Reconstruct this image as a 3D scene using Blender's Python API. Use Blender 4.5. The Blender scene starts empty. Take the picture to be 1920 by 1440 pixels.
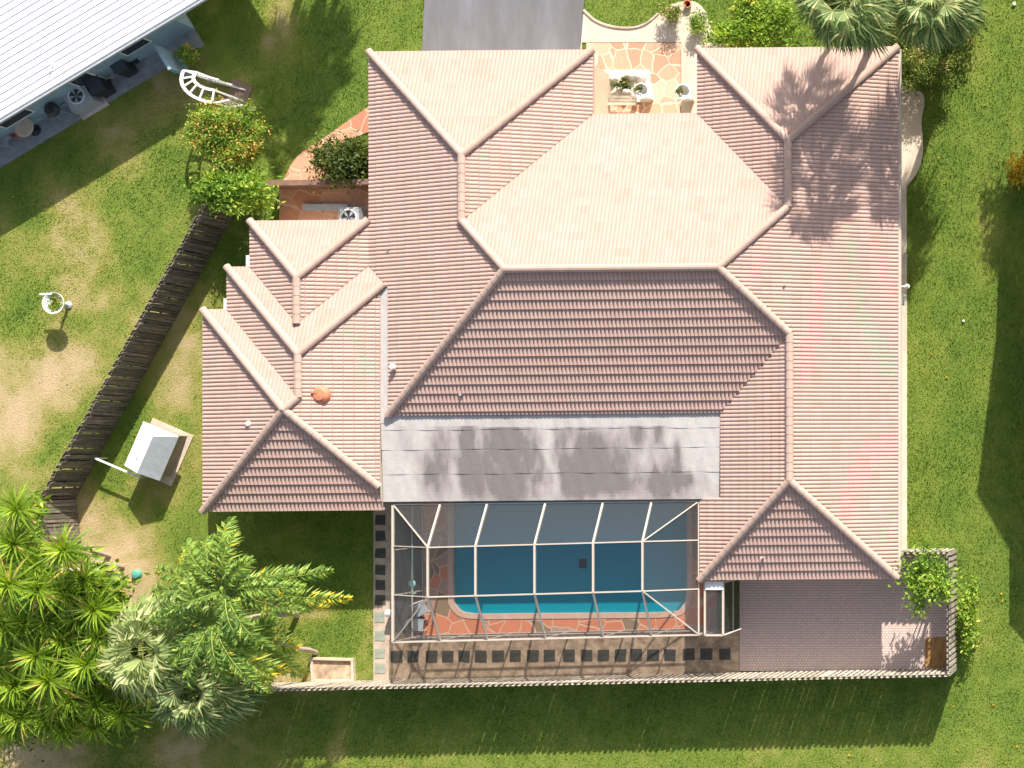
import bpy, bmesh, math, random
import numpy as np
from mathutils import Vector, Matrix

# ------------------------------------------------------------------ camera, light, exposure
S = bpy.context.scene
PXM = 45.0            # photo pixels per metre on the ground
HC = 66.67            # height of the drone
NU, NV = 2250.0, 860.0  # pixel straight below the drone (the photo is a crop of a larger frame)
CX, CY = (NU-960)/PXM, -(NV-720)/PXM
cam = bpy.data.cameras.new("camera"); camo = bpy.data.objects.new("camera", cam)
S.collection.objects.link(camo); S.camera = camo
camo.location = (CX, CY, HC); camo.rotation_euler = (0, 0, 0)
cam.sensor_width = 36; cam.lens = PXM*HC/1920*36
cam.shift_x = (960-NU)/1920; cam.shift_y = (NV-720)/1920
cam.clip_start = 1; cam.clip_end = 2000
SUN = Vector((24.0, 73.0, PXM)).normalized()
elev = math.asin(SUN.z); azim = math.atan2(SUN.x, SUN.y)
w = bpy.data.worlds.new("World"); S.world = w; w.use_nodes = True
nt = w.node_tree; bg = nt.nodes['Background']; sky = nt.nodes.new('ShaderNodeTexSky')
sky.sky_type = 'NISHITA'; sky.sun_disc = False; sky.sun_elevation = elev; sky.sun_rotation = azim
sky.air_density = 1.0; sky.dust_density = 2.5; sky.ozone_density = 1.5
hs = nt.nodes.new('ShaderNodeHueSaturation'); hs.inputs['Saturation'].default_value = .55
nt.links.new(sky.outputs[0], hs.inputs['Color']); nt.links.new(hs.outputs[0], bg.inputs[0]); bg.inputs[1].default_value = 0.105
sl = bpy.data.lights.new("sun", 'SUN'); sl.energy = 4.8; sl.angle = math.radians(0.6); sl.color = (1, .93, .82)
slo = bpy.data.objects.new("sun", sl); S.collection.objects.link(slo); slo.location = (0, 20, 40)
slo.rotation_euler = SUN.to_track_quat('Z', 'Y').to_euler()
S.view_settings.view_transform = 'Standard'; S.view_settings.look = 'None'
S.view_settings.exposure = 0.98; S.view_settings.gamma = 1
S.render.engine = 'CYCLES'; S.cycles.transparent_max_bounces = 24; S.cycles.max_bounces = 6

R = random.Random(7); NR = np.random.RandomState(7)
def g(u, v): return ((u-960)/PXM, -(v-720)/PXM)
def wz(u, v, z):                       # world x,y of the thing seen at pixel (u,v) when it is z above the ground
    x, y = g(u, v); k = z/HC
    return (x+(CX-x)*k, y+(CY-y)*k)

# ------------------------------------------------------------------ materials
def mk(name):
    m = bpy.data.materials.new(name); m.use_nodes = True
    return m, m.node_tree, m.node_tree.nodes['Principled BSDF']
def N(nt, t, **k):
    n = nt.nodes.new('ShaderNode'+t)
    for a, b in k.items():
        if a.startswith('i_'): n.inputs[int(a[2:]) if a[2:].isdigit() else a[2:].replace('_', ' ')].default_value = b
        else: setattr(n, a, b)
    return n
def L(nt, a, b): nt.links.new(a, b)
def c4(c): return (c[0], c[1], c[2], 1)
def ramp(nt, fac, stops):
    r = N(nt, 'ValToRGB'); e = r.color_ramp.elements
    while len(e) < len(stops): e.new(0.5)
    for i, (p, c) in enumerate(stops): e[i].position = p; e[i].color = c4(c)
    L(nt, fac, r.inputs[0]); return r.outputs[0]
def coords(nt, scale=(1, 1, 1), rot=0, kind='Object'):
    tc = N(nt, 'TexCoord'); mp = N(nt, 'Mapping'); L(nt, tc.outputs[kind], mp.inputs[0])
    mp.inputs['Scale'].default_value = scale; mp.inputs['Rotation'].default_value = (0, 0, rot)
    return mp.outputs[0]
def noise(nt, vec, sc, det=4, ro=.6):
    n = N(nt, 'TexNoise'); n.inputs['Scale'].default_value = sc; n.inputs['Detail'].default_value = det
    n.inputs['Roughness'].default_value = ro; L(nt, vec, n.inputs['Vector']); return n.outputs['Fac']
def mix(nt, fac, a, b, mode='MIX'):
    m = N(nt, 'Mix', data_type='RGBA', blend_type=mode)
    if isinstance(fac, (int, float)): m.inputs[0].default_value = fac
    else: L(nt, fac, m.inputs[0])
    for i, x in ((6, a), (7, b)):
        if isinstance(x, tuple): m.inputs[i].default_value = c4(x)
        else: L(nt, x, m.inputs[i])
    return m.outputs[2]
def bump(nt, bs, h, st=.4, d=.02):
    b = N(nt, 'Bump'); b.inputs['Strength'].default_value = st; b.inputs['Distance'].default_value = d
    L(nt, h, b.inputs['Height']); L(nt, b.outputs[0], bs.inputs['Normal'])
def simple(name, c1, c2=None, sc=3, rough=.8, bst=.3, bsc=40, scale=(1, 1, 1), metal=0, det=5):
    m, nt, b = mk(name); v = coords(nt, scale)
    c2 = c2 or tuple(x*.75 for x in c1)
    f = noise(nt, v, sc, det, .65)
    L(nt, ramp(nt, f, [(.3, c2), (.7, c1)]), b.inputs['Base Color'])
    b.inputs['Roughness'].default_value = rough; b.inputs['Metallic'].default_value = metal
    if bst: bump(nt, b, noise(nt, v, bsc, 4), bst, .01)
    return m
def leafmat(name, stops, trans=.35, rough=.68):
    m, nt, b = mk(name); at = N(nt, 'Attribute'); at.attribute_name = 'tint'
    col = ramp(nt, at.outputs['Fac'], stops)
    L(nt, col, b.inputs['Base Color']); b.inputs['Roughness'].default_value = rough
    tr = N(nt, 'BsdfTranslucent'); L(nt, mix(nt, 1.0, col, (1.5, 1.5, .5), 'MULTIPLY'), tr.inputs[0])
    ms = N(nt, 'MixShader'); ms.inputs[0].default_value = trans
    L(nt, b.outputs[0], ms.inputs[1]); L(nt, tr.outputs[0], ms.inputs[2])
    L(nt, ms.outputs[0], nt.nodes['Material Output'].inputs[0]); return m

M = {}
# roof tile: faded pink concrete with per-tile tone and blotches
m, nt, b = mk('roof_tile'); v = coords(nt)
at = N(nt, 'Attribute'); at.attribute_name = 'tint'
base = ramp(nt, at.outputs['Fac'], [(0, (.405, .273, .228)), (.5, (.435, .298, .254)), (1, (.458, .318, .274))])
f1 = noise(nt, v, .55, 6, .7)
col = mix(nt, ramp(nt, f1, [(.42, (0, 0, 0)), (.75, (.5, .5, .5))]), base, (.41, .272, .226))
f2 = noise(nt, v, 9, 5, .7)
col = mix(nt, ramp(nt, f2, [(.6, (0, 0, 0)), (.8, (.25, .25, .25))]), col, (.25, .18, .15))
L(nt, col, b.inputs['Base Color']); b.inputs['Roughness'].default_value = .8
bump(nt, b, noise(nt, v, 60, 3), .25, .004); M['tile'] = m
M['cap'] = simple('ridge_tile', (.44, .315, .265), (.38, .27, .22), 2.5)
# membrane roof: pale sheets with run-off stains (stain amount kept per face)
m, nt, b = mk('membrane'); v = coords(nt, (1, .3, 1)); v2 = coords(nt); at = N(nt, 'Attribute'); at.attribute_name = 'tint'
s1 = noise(nt, v, 5, 6, .65); ad = N(nt, 'Math', operation='MULTIPLY_ADD'); L(nt, s1, ad.inputs[0]); ad.inputs[1].default_value = .5; L(nt, at.outputs['Fac'], ad.inputs[2])
col = ramp(nt, ad.outputs[0], [(.24, (.42, .40, .39)), (.55, (.34, .31, .305)), (.85, (.23, .205, .20)), (1, (.16, .14, .14))])
s3 = noise(nt, v2, 7, 6, .7); col = mix(nt, ramp(nt, s3, [(.5, (0, 0, 0)), (.8, (.4, .4, .4))]), col, (.24, .22, .21))
L(nt, col, b.inputs['Base Color']); b.inputs['Roughness'].default_value = .6
bump(nt, b, noise(nt, v2, 3, 5), .4, .03); M['membrane'] = m
# asphalt drive
m, nt, b = mk('driveway_asphalt'); v = coords(nt, (1, .25, 1)); v2 = coords(nt)
col = ramp(nt, noise(nt, v, .9, 7, .65), [(.30, (.125, .12, .13)), (.52, (.16, .158, .175)), (.75, (.215, .22, .255))])
col = mix(nt, ramp(nt, noise(nt, v2, 30, 4), [(.3, (.25, .25, .25)), (.7, (0, 0, 0))]), col, (.05, .05, .055))
L(nt, col, b.inputs['Base Color']); b.inputs['Roughness'].default_value = .85
bump(nt, b, noise(nt, v2, 80, 3), .5, .006); M['asphalt'] = m
M['concrete'] = simple('pale_concrete', (.62, .54, .44), (.46, .38, .30), 1.6)
M['strip'] = simple('grey_walk_concrete', (.52, .42, .34), (.33, .26, .21), 2.2)
def flag(name, cols, grout, sc, rot=0):
    m, nt, b = mk(name); v = coords(nt, (1, 1, 0), rot)
    wn = N(nt, 'TexNoise'); wn.inputs['Scale'].default_value = 1.3; L(nt, v, wn.inputs['Vector'])
    va = N(nt, 'VectorMath', operation='MULTIPLY_ADD'); L(nt, wn.outputs['Color'], va.inputs[0]); va.inputs[1].default_value = (.35, .35, 0); L(nt, v, va.inputs[2])
    a = N(nt, 'TexVoronoi', feature='F1'); d = N(nt, 'TexVoronoi', feature='DISTANCE_TO_EDGE')
    for x in (a, d): x.inputs['Scale'].default_value = sc; L(nt, va.outputs[0], x.inputs['Vector'])
    sp = N(nt, 'SeparateColor'); L(nt, a.outputs['Color'], sp.inputs[0])
    rp = N(nt, 'ValToRGB'); rp.color_ramp.interpolation = 'CONSTANT'; e = rp.color_ramp.elements
    while len(e) < len(cols): e.new(.5)
    for i, (p, c) in enumerate(cols): e[i].position = p; e[i].color = c4(c)
    L(nt, sp.outputs[0], rp.inputs[0])
    col = mix(nt, ramp(nt, noise(nt, v, 8, 5), [(.3, (.3, .3, .3)), (.7, (0, 0, 0))]), rp.outputs[0], (.25, .15, .1))
    col = mix(nt, ramp(nt, d.outputs['Distance'], [(.018, (1, 1, 1)), (.035, (0, 0, 0))]), col, grout)
    L(nt, col, b.inputs['Base Color']); b.inputs['Roughness'].default_value = .7
    bump(nt, b, ramp(nt, d.outputs['Distance'], [(.015, (0, 0, 0)), (.05, (1, 1, 1))]), .5, .01); return m
M['flag'] = flag('red_flagstone', [(0, (.60, .20, .10)), (.28, (.56, .18, .09)), (.56, (.235, .165, .10)), (.70, (.60, .23, .12)), (.86, (.40, .26, .19))], (.55, .36, .26), 1.25)
M['flag_front'] = flag('peach_flagstone', [(0, (.55, .33, .22)), (.3, (.62, .42, .31)), (.5, (.50, .27, .17)), (.7, (.60, .38, .27)), (.88, (.45, .25, .16))], (.66, .50, .38), 1.5)
M['flag_side'] = flag('terracotta_path', [(0, (.58, .25, .14)), (.4, (.62, .32, .2)), (.8, (.5, .2, .12))], (.62, .4, .28), 1.3)
# pavers
m, nt, b = mk('brick_pavers'); v = coords(nt)
br = N(nt, 'TexBrick'); L(nt, v, br.inputs['Vector']); br.inputs['Scale'].default_value = 1
br.inputs['Brick Width'].default_value = .118; br.inputs['Row Height'].default_value = .105; br.inputs['Mortar Size'].default_value = .012
br.inputs['Color1'].default_value = (.68, .54, .47, 1); br.inputs['Color2'].default_value = (.58, .46, .41, 1); br.inputs['Mortar'].default_value = (.30, .22, .22, 1)
col = mix(nt, ramp(nt, noise(nt, v, .8, 5), [(.35, (.35, .35, .35)), (.7, (0, 0, 0))]), br.outputs[0], (.42, .33, .31))
L(nt, col, b.inputs['Base Color']); b.inputs['Roughness'].default_value = .75
bump(nt, b, br.outputs['Fac'], -.5, .006); M['paver'] = m
M['dirt'] = simple('packed_dirt', (.58, .43, .30), (.20, .14, .095), 2.6, .95, .7, 25, det=8)
M['mulch'] = simple('straw_mulch', (.42, .24, .09), (.20, .11, .04), 9, .95, .9, 40, (1, .3, 1))
M['pebble'] = simple('white_pebbles', (.72, .68, .60), (.50, .45, .37), 14, .8, 1.0, 30)
M['stucco'] = simple('cream_stucco', (.62, .52, .40), (.55, .45, .35), 2)
M['blue_wall'] = simple('pale_blue_siding', (.30, .42, .50), (.22, .32, .40), 1.5, .6)
M['white'] = simple('white_paint', (.78, .77, .74), (.68, .67, .65), 2, .5, .1)
M['white_metal'] = simple('white_metal_roofing', (.86, .86, .89), (.80, .80, .84), .6, .35, .05)
M['cream'] = simple('cream_aluminium', (.50, .44, .37), (.44, .38, .32), 3, .55, .05)
M['grey'] = simple('grey_metal', (.40, .43, .46), (.30, .32, .35), 3, .45, .1)
M['dark'] = simple('dark_plastic', (.035, .04, .045), (.02, .022, .025), 4, .5, .2)
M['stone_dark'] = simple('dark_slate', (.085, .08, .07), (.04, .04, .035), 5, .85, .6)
M['stone_lit_tone'] = simple('green_grey_slate_lit_tone', (.30, .33, .27), (.20, .22, .18), 5, .85, .5)  # paler slate, colour carries the sunlight on the lit walk stones
M['terracotta'] = simple('terracotta', (.56, .20, .11), (.42, .15, .08), 4, .7)
M['teal'] = simple('teal_plastic', (.10, .36, .27), (.07, .28, .22), 4, .5)
M['tealpole'] = simple('teal_pole', (.25, .50, .46), (.2, .42, .4), 4, .4)
M['wood'] = simple('weathered_board', (.42, .36, .29), (.20, .165, .13), 3, .85, .6, 30, (1, 1, .25))
M['wood_dark'] = simple('dark_weathered_board', (.24, .20, .16), (.09, .075, .06), 3, .9, .6, 30, (1, 1, .25))
M['timber'] = simple('pale_timber', (.60, .50, .40), (.42, .34, .26), 3, .8)
M['bark'] = simple('palm_bark', (.26, .20, .15), (.13, .10, .075), 6, .95, .9, 20, (1, 1, 2))
M['bark_pale'] = simple('pale_bark', (.50, .40, .33), (.30, .23, .18), 5, .9)
M['glass'] = simple('window_glass', (.03, .04, .05), (.02, .03, .04), 1, .08, 0)
M['asphalt_shingle'] = simple('grey_shingle', (.28, .26, .24), (.2, .19, .18), 6, .9)
M['poolwall'] = simple('pool_plaster', (.12, .55, .66), (.10, .48, .6), 1, .6, .05)
M['coping'] = simple('pool_coping', (.58, .40, .31), (.46, .31, .24), 2, .7)
m, nt, b = mk('pool_water'); b.inputs['Base Color'].default_value = (.001, .34, .47, 1); b.inputs['Roughness'].default_value = .06
v = coords(nt); bump(nt, b, noise(nt, v, 2.6, 4), .3, .03)
tr = N(nt, 'BsdfTransparent'); tr.inputs[0].default_value = (.12, .75, .9, 1)
ms = N(nt, 'MixShader'); ms.inputs[0].default_value = .3; L(nt, b.outputs[0], ms.inputs[1]); L(nt, tr.outputs[0], ms.inputs[2])
L(nt, ms.outputs[0], nt.nodes['Material Output'].inputs[0]); M['water'] = m
def screen(name, f, c):
    m, nt, b = mk(name); b.inputs['Base Color'].default_value = c4(c); b.inputs['Roughness'].default_value = .6
    tr = N(nt, 'BsdfTransparent'); ms = N(nt, 'MixShader'); ms.inputs[0].default_value = f
    L(nt, b.outputs[0], ms.inputs[1]); L(nt, tr.outputs[0], ms.inputs[2]); L(nt, ms.outputs[0], nt.nodes['Material Output'].inputs[0]); return m
M['screen'] = screen('insect_screen', .82, (.05, .05, .055))
M['screen_slope'] = screen('insect_screen_sun_haze', .76, (.105, .105, .11))  # lighter colour paints the sunlit haze into the sloping mesh
M['screen_wall'] = screen('insect_screen_wall', .50, (.045, .045, .05))
# lawn
def lawncol(nt):
    a = N(nt, 'Attribute'); a.attribute_name = 'dry'
    return ramp(nt, a.outputs['Fac'], [(0, (.10, .185, .014)), (.3, (.175, .24, .027)), (.55, (.29, .285, .065)), (.8, (.44, .35, .165)), (1, (.54, .40, .24))])
m, nt, b = mk('lawn_soil'); v = coords(nt)
col = mix(nt, ramp(nt, noise(nt, v, 11, 6, .75), [(.35, (.3, .3, .3)), (.65, (0, 0, 0))]), lawncol(nt), (.12, .13, .035))
L(nt, col, b.inputs['Base Color']); b.inputs['Roughness'].default_value = .95
bump(nt, b, noise(nt, v, 16, 6, .75), .9, .06); M['lawn'] = m
m, nt, b = mk('grass_blade'); col = lawncol(nt)
at = N(nt, 'Attribute'); at.attribute_name = 'tint'
col = mix(nt, 1.0, col, ramp(nt, at.outputs['Fac'], [(0, (.95, .97, .85)), (.6, (1.18, 1.15, 1.12)), (1, (1.5, 1.42, 1.35))]), 'MULTIPLY')
L(nt, col, b.inputs['Base Color']); b.inputs['Roughness'].default_value = .6
tr = N(nt, 'BsdfTranslucent'); L(nt, col, tr.inputs[0]); ms = N(nt, 'MixShader'); ms.inputs[0].default_value = .3
L(nt, b.outputs[0], ms.inputs[1]); L(nt, tr.outputs[0], ms.inputs[2]); L(nt, ms.outputs[0], nt.nodes['Material Output'].inputs[0]); M['blade'] = m
M['l_rosette'] = leafmat('bright_strap_leaf', [(0, (.05, .11, .006)), (.4, (.17, .29, .014)), (.75, (.38, .50, .04)), (.93, (.60, .62, .13)), (1, (.52, .38, .10))])
M['l_feather'] = leafmat('feather_palm_leaf', [(0, (.035, .085, .02)), (.35, (.11, .21, .03)), (.65, (.26, .38, .055)), (.9, (.42, .50, .10)), (.97, (.50, .48, .08)), (1, (.70, .50, .03))])
M['l_fan'] = leafmat('silver_fan_leaf', [(0, (.06, .11, .025)), (.4, (.20, .27, .08)), (.8, (.40, .46, .19)), (1, (.56, .56, .30))])
M['l_fan2'] = leafmat('cabbage_palm_leaf', [(0, (.035, .08, .02)), (.4, (.11, .18, .05)), (.75, (.26, .33, .12)), (1, (.56, .54, .26))])
M['l_croton'] = leafmat('orange_flecked_leaf', [(0, (.06, .13, .01)), (.4, (.17, .30, .03)), (.7, (.36, .45, .07)), (.84, (.70, .42, .10)), (1, (.85, .36, .18))])
M['l_lime'] = leafmat('lime_leaf', [(0, (.06, .13, .01)), (.5, (.19, .33, .03)), (.85, (.42, .52, .08)), (1, (.62, .58, .12))])
M['l_dark'] = leafmat('dark_shrub_leaf', [(0, (.025, .05, .01)), (.5, (.09, .13, .02)), (.85, (.22, .26, .05)), (1, (.46, .26, .10))])
M['l_hedge'] = leafmat('hedge_leaf', [(0, (.04, .08, .012)), (.5, (.13, .19, .03)), (.85, (.30, .34, .08)), (1, (.6, .42, .2))])
M['l_yellow'] = leafmat('yellow_leaf', [(0, (.16, .16, .01)), (.5, (.5, .36, .02)), (1, (.75, .5, .05))])

# ------------------------------------------------------------------ mesh helpers
class MB:
    def __init__(s): s.v = []; s.f = []; s.t = []
    def add(s, vs, fs, t=.5):
        o = len(s.v); s.v += [tuple(p) for p in vs]; s.f += [tuple(i+o for i in f) for f in fs]; s.t += [t]*len(fs); return s
    def box(s, x0, x1, y0, y1, z0, z1, t=.5, M4=None):
        vs = [(x, y, z) for z in (z0, z1) for y in (y0, y1) for x in (x0, x1)]
        if M4: vs = [M4 @ Vector(p) for p in vs]
        return s.add(vs, [(0, 2, 3, 1), (4, 5, 7, 6), (0, 1, 5, 4), (2, 6, 7, 3), (0, 4, 6, 2), (1, 3, 7, 5)], t)
    def bar(s, a, b, wd, h=None, t=.5):
        a, b = Vector(a), Vector(b); d = (b-a).normalized(); h = h or wd
        up = Vector((0, 0, 1)) if abs(d.z) < .95 else Vector((0, 1, 0))
        x = d.cross(up).normalized()*wd/2; y = x.cross(d).normalized()*h/2
        vs = [p+q for p in (a, b) for q in (-x-y, x-y, x+y, -x+y)]
        return s.add(vs, [(0, 1, 2, 3), (7, 6, 5, 4), (0, 4, 5, 1), (1, 5, 6, 2), (2, 6, 7, 3), (3, 7, 4, 0)], t)
    def tube(s, pts, rs, n=8, t=.5, cap=True):
        pts = [Vector(p) for p in pts]; vs = []; fs = []
        if not isinstance(rs, (list, tuple)): rs = [rs]*len(pts)
        for i, p in enumerate(pts):
            d = (pts[min(i+1, len(pts)-1)]-pts[max(i-1, 0)]).normalized()
            up = Vector((0, 0, 1)) if abs(d.z) < .9 else Vector((1, 0, 0))
            x = d.cross(up).normalized(); y = x.cross(d)
            vs += [p+(x*math.cos(2*math.pi*k/n)+y*math.sin(2*math.pi*k/n))*rs[i] for k in range(n)]
        for i in range(len(pts)-1):
            fs += [(i*n+k, i*n+(k+1) % n, (i+1)*n+(k+1) % n, (i+1)*n+k) for k in range(n)]
        if cap: fs += [tuple(range(n))[::-1], tuple((len(pts)-1)*n+k for k in range(n))]
        return s.add(vs, fs, t)
    def lathe(s, c, prof, n=20, t=.5):
        vs = []; fs = []
        for r, z in prof: vs += [(c[0]+r*math.cos(2*math.pi*k/n), c[1]+r*math.sin(2*math.pi*k/n), c[2]+z) for k in range(n)]
        for i in range(len(prof)-1): fs += [(i*n+k, i*n+(k+1) % n, (i+1)*n+(k+1) % n, (i+1)*n+k) for k in range(n)]
        return s.add(vs, fs, t)
    def prism(s, pts, z0, z1, t=.5):
        n = len(pts); vs = [(p[0], p[1], z0) for p in pts]+[(p[0], p[1], z1) for p in pts]
        return s.add(vs, [tuple(range(n))[::-1], tuple(range(n, 2*n))]+[(i, (i+1) % n, n+(i+1) % n, n+i) for i in range(n)], t)
def mesh_obj(name, mb, mat, parent=None, loc=(0, 0, 0), smooth=False):
    root = Vector(parent.get('_w', (0, 0, 0))) if parent else Vector(loc)
    me = bpy.data.meshes.new(name)
    me.from_pydata([(p[0]-root.x, p[1]-root.y, p[2]-root.z) for p in mb.v], [], mb.f)
    a = me.attributes.new('tint', 'FLOAT', 'FACE'); a.data.foreach_set('value', mb.t)
    me.materials.append(M[mat] if isinstance(mat, str) else mat)
    if smooth: me.polygons.foreach_set('use_smooth', [True]*len(me.polygons))
    me.update(); o = bpy.data.objects.new(name, me); S.collection.objects.link(o)
    if parent: o.parent = parent; o['_w'] = tuple(root)
    else: o.location = root; o['_w'] = tuple(root)
    return o
def tag(o, label, cat, group=None):
    o['label'] = label; o['category'] = cat
    if group: o['group'] = group
    return o
def thing(name, label, cat, loc=(0, 0, 0), group=None):
    o = bpy.data.objects.new(name, None); S.collection.objects.link(o); o.location = loc; o['_w'] = tuple(loc)
    o.empty_display_size = .3
    return tag(o, label, cat, group)
def single(name, label, cat, mb, mat, loc, group=None, smooth=False):
    return tag(mesh_obj(name, mb, mat, None, loc, smooth), label, cat, group)
def struct(name, mb, mat, smooth=False):
    o = mesh_obj(name, mb, mat, smooth=smooth); o['kind'] = 'structure'; return o
def spline(pts, n=6, closed=True):
    out = []; k = len(pts)
    for i in range(k if closed else k-1):
        p = [pts[(i+j-1) % k] if closed else pts[min(max(i+j-1, 0), k-1)] for j in range(4)]
        for q in range(n):
            t = q/n; out.append(tuple(.5*(2*p[1][c]+(-p[0][c]+p[2][c])*t+(2*p[0][c]-5*p[1][c]+4*p[2][c]-p[3][c])*t*t+(-p[0][c]+3*p[1][c]-3*p[2][c]+p[3][c])*t**3) for c in (0, 1)))
    if not closed: out.append(tuple(pts[-1]))
    return out
def pxs(pts): return [g(*p) for p in pts]

# value noise on arrays
def vnoise(x, y, sc, seed):
    rs = np.random.RandomState(seed); T = rs.rand(256, 256)
    X = np.asarray(x)*sc+97.3; Y = np.asarray(y)*sc+51.7
    xi = np.floor(X).astype(int); yi = np.floor(Y).astype(int); fx = X-xi; fy = Y-yi
    fx = fx*fx*(3-2*fx); fy = fy*fy*(3-2*fy)
    A = lambda i, j: T[(xi+i) % 256, (yi+j) % 256]
    return (A(0, 0)*(1-fx)+A(1, 0)*fx)*(1-fy)+(A(0, 1)*(1-fx)+A(1, 1)*fx)*fy
def fbm(x, y, sc, seed, o=4): return sum(vnoise(x, y, sc*2**i, seed+i)*.5**i for i in range(o))/sum(.5**i for i in range(o))

# ------------------------------------------------------------------ ground surfaces
LAWN_DRY = [(100, 760, 60, 55, .55), (20, 800, 45, 30, .5), (200, 560, 55, 130, .28), (90, 700, 90, 60, .25), (180, 470, 60, 60, .22),
            (60, 400, 120, 50, .12), (172, 1030, 26, 45, .7), (205, 1110, 16, 80, .7), (225, 1200, 26, 60, .6), (500, 1255, 70, 35, .75),
            (160, 960, 26, 40, .35), (270, 1120, 50, 80, .3), (620, 1275, 60, 22, .6), (690, 1200, 22, 90, .35), (590, 1150, 60, 18, .65),
            (530, 25, 26, 45, .5), (500, 80, 12, 30, .4), (560, 90, 40, 60, .15), (320, 1060, 120, 90, .15), (640, 1380, 14, 60, .45), (620, 1405, 14, 26, .45),
            (1905, 240, 16, 60, .4), (1800, 1100, 60, 130, .12), (1420, 55, 60, 40, .35), (1810, 40, 30, 60, .6), (1830, 130, 28, 40, .3), (640, 420, 60, 50, .4),
            (230, 250, 30, 14, .3), (310, 265, 18, 12, .4), (450, 160, 16, 14, .3), (1830, 470, 60, 50, .12), (1860, 420, 30, 40, .2), (300, 860, 90, 60, .1)]
def dryness(x, y):
    u = x*PXM+960; v = 720-y*PXM
    # lawns differ: neighbour's left lawn is patchy and dry, the right lawn lush with faint mowing bands
    left = 1/(1+np.exp((u-(430-.0*v))/60)); d = .12+.27*left
    d = d+(fbm(x, y, .45, 3, 5)-.5)*(.45+.95*left)+(fbm(x, y, 2.6, 11, 3)-.5)*.42
    d = d+.05*np.sin(u/17.)*(u > 1690)
    d = d+np.clip((v-1340)/80, 0, 1)*.16+np.clip((v-1100)/200, 0, 1)*.06*(u > 1700)
    for a, b, ra, rb, s in LAWN_DRY:
        q = ((u-a)/ra)**2+((v-b)/rb)**2; d = d+s*(.72 if b < 940 else .85)*np.exp(-q*.9)*(0.75+.5*fbm(x, y, 1.8, 31, 3))
    return np.clip(d, 0, 1)
fine = lambda a, b, st: list(np.arange(a, b, st))
xs = [-900, -500, -250, -120, -60, -35]+fine(-24, 24, .22)+[30, 45, 80, 160, 300, 600, 900]
ys = [-900, -500, -250, -120, -60, -30]+fine(-18, 18, .22)+[24, 40, 80, 160, 300, 600, 900]
POOLHOLE = spline([g(851, 872), g(851, 880), g(851, 940), g(851, 1010), g(851, 1110), g(857, 1137), g(885, 1150), g(1000, 1150), g(1140, 1149), g(1255, 1147), g(1281, 1136), g(1289, 1105), g(1289, 1000), g(1289, 940), g(1289, 880), g(1289, 872)], 4)
gx, gy = np.meshgrid(xs, ys); nx_, ny_ = len(xs), len(ys)
def inpoly(px, py, poly):
    r = np.zeros(px.shape, bool); n = len(poly)
    for i in range(n):
        x1, y1 = poly[i]; x2, y2 = poly[(i+1) % n]
        if y1 == y2: continue
        c = ((y1 > py) != (y2 > py)) & (px < (x2-x1)*(py-y1)/(y2-y1)+x1); r ^= c
    return r
gz = (fbm(gx, gy, .5, 5, 3)-.5)*.02
gz[inpoly(gx, gy, pxs([(840, 880), (1300, 880), (1300, 1165), (840, 1165)]))] = -.25
me = bpy.data.meshes.new('ground')
vs = np.stack([gx.ravel(), gy.ravel(), gz.ravel()], 1)
fs = []; cx0, cy0 = g(870, 900); cx1, cy1 = g(1270, 1130)
for j in range(ny_-1):
    for i in range(nx_-1):
        xc = (xs[i]+xs[i+1])/2; yc = (ys[j]+ys[j+1])/2
        if cx0 < xc < cx1 and cy1 < yc < cy0: continue
        a = j*nx_+i; fs.append((a, a+1, a+nx_+1, a+nx_))
me.from_pydata(vs.tolist(), [], fs); a = me.attributes.new('dry', 'FLOAT', 'POINT'); far = (abs(vs[:, 0]) > 24.5) | (abs(vs[:, 1]) > 18.5); a.data.foreach_set('value', np.where(far, .30, dryness(vs[:, 0], vs[:, 1])))
me.materials.append(M['lawn']); me.update(); o = bpy.data.objects.new('ground', me); S.collection.objects.link(o); o['kind'] = 'structure'

HARD = []     # polygons grass must keep out of
def sheet(name, poly, z1, mat, z0=-.05, hard=True):
    mb = MB(); mb.prism(poly if area(poly) > 0 else poly[::-1], z0, z1)
    if hard: HARD.append(poly)
    return struct(name, mb, mat)
def area(p): return .5*sum(p[i][0]*p[(i+1) % len(p)][1]-p[(i+1) % len(p)][0]*p[i][1] for i in range(len(p)))
sheet('driveway', pxs([(797, -400), (1100, -400), (1096, 0), (1085, 130), (780, 130), (792, 95), (797, 0)]), .04, 'asphalt')
walk = pxs([(1086, 130), (1095, 22)])+spline(pxs([(1095, 22), (1118, 42), (1150, 53), (1185, 55), (1212, 47), (1235, 28), (1262, 8), (1300, 3), (1322, 20), (1332, 50), (1355, 78), (1390, 100)]), 5, False)+pxs([(1390, 125), (1312, 125), (1312, 230), (1278, 230), (1278, 80), (1092, 80)])
sheet('front_walk', walk, .05, 'concrete')
eb = MB(); ed = spline(pxs([(1095, 20), (1118, 40), (1150, 51), (1185, 53), (1212, 45), (1235, 26)]), 5, False)
eb.tube([(p[0], p[1], .05) for p in ed], .06, 6); k = struct('walk_kerb', eb, 'strip')
sheet('front_courtyard', pxs([(1100, 81), (1277, 81), (1277, 240), (1100, 240)]), .045, 'flag_front')
side = spline(pxs([(700, 195), (660, 222), (610, 258), (560, 292), (536, 330), (528, 352)]), 5, False)+pxs([(620, 352)])+spline(pxs([(620, 340), (632, 290), (660, 262), (700, 245)]), 4, False)
sheet('side_path', side, .04, 'flag_side')
sheet('side_terrace', pxs([(525, 349), (740, 349), (740, 440), (525, 440)]), .055, 'flag_side')
rp = spline(pxs([(1692, 160), (1732, 178), (1728, 230), (1731, 280), (1722, 320), (1700, 350)]), 5, False)+pxs([(1701, 620), (1701, 1035), (1680, 1035), (1680, 160)])
sheet('right_path', rp, .035, 'concrete')
fr = [-.11, 0]
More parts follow.
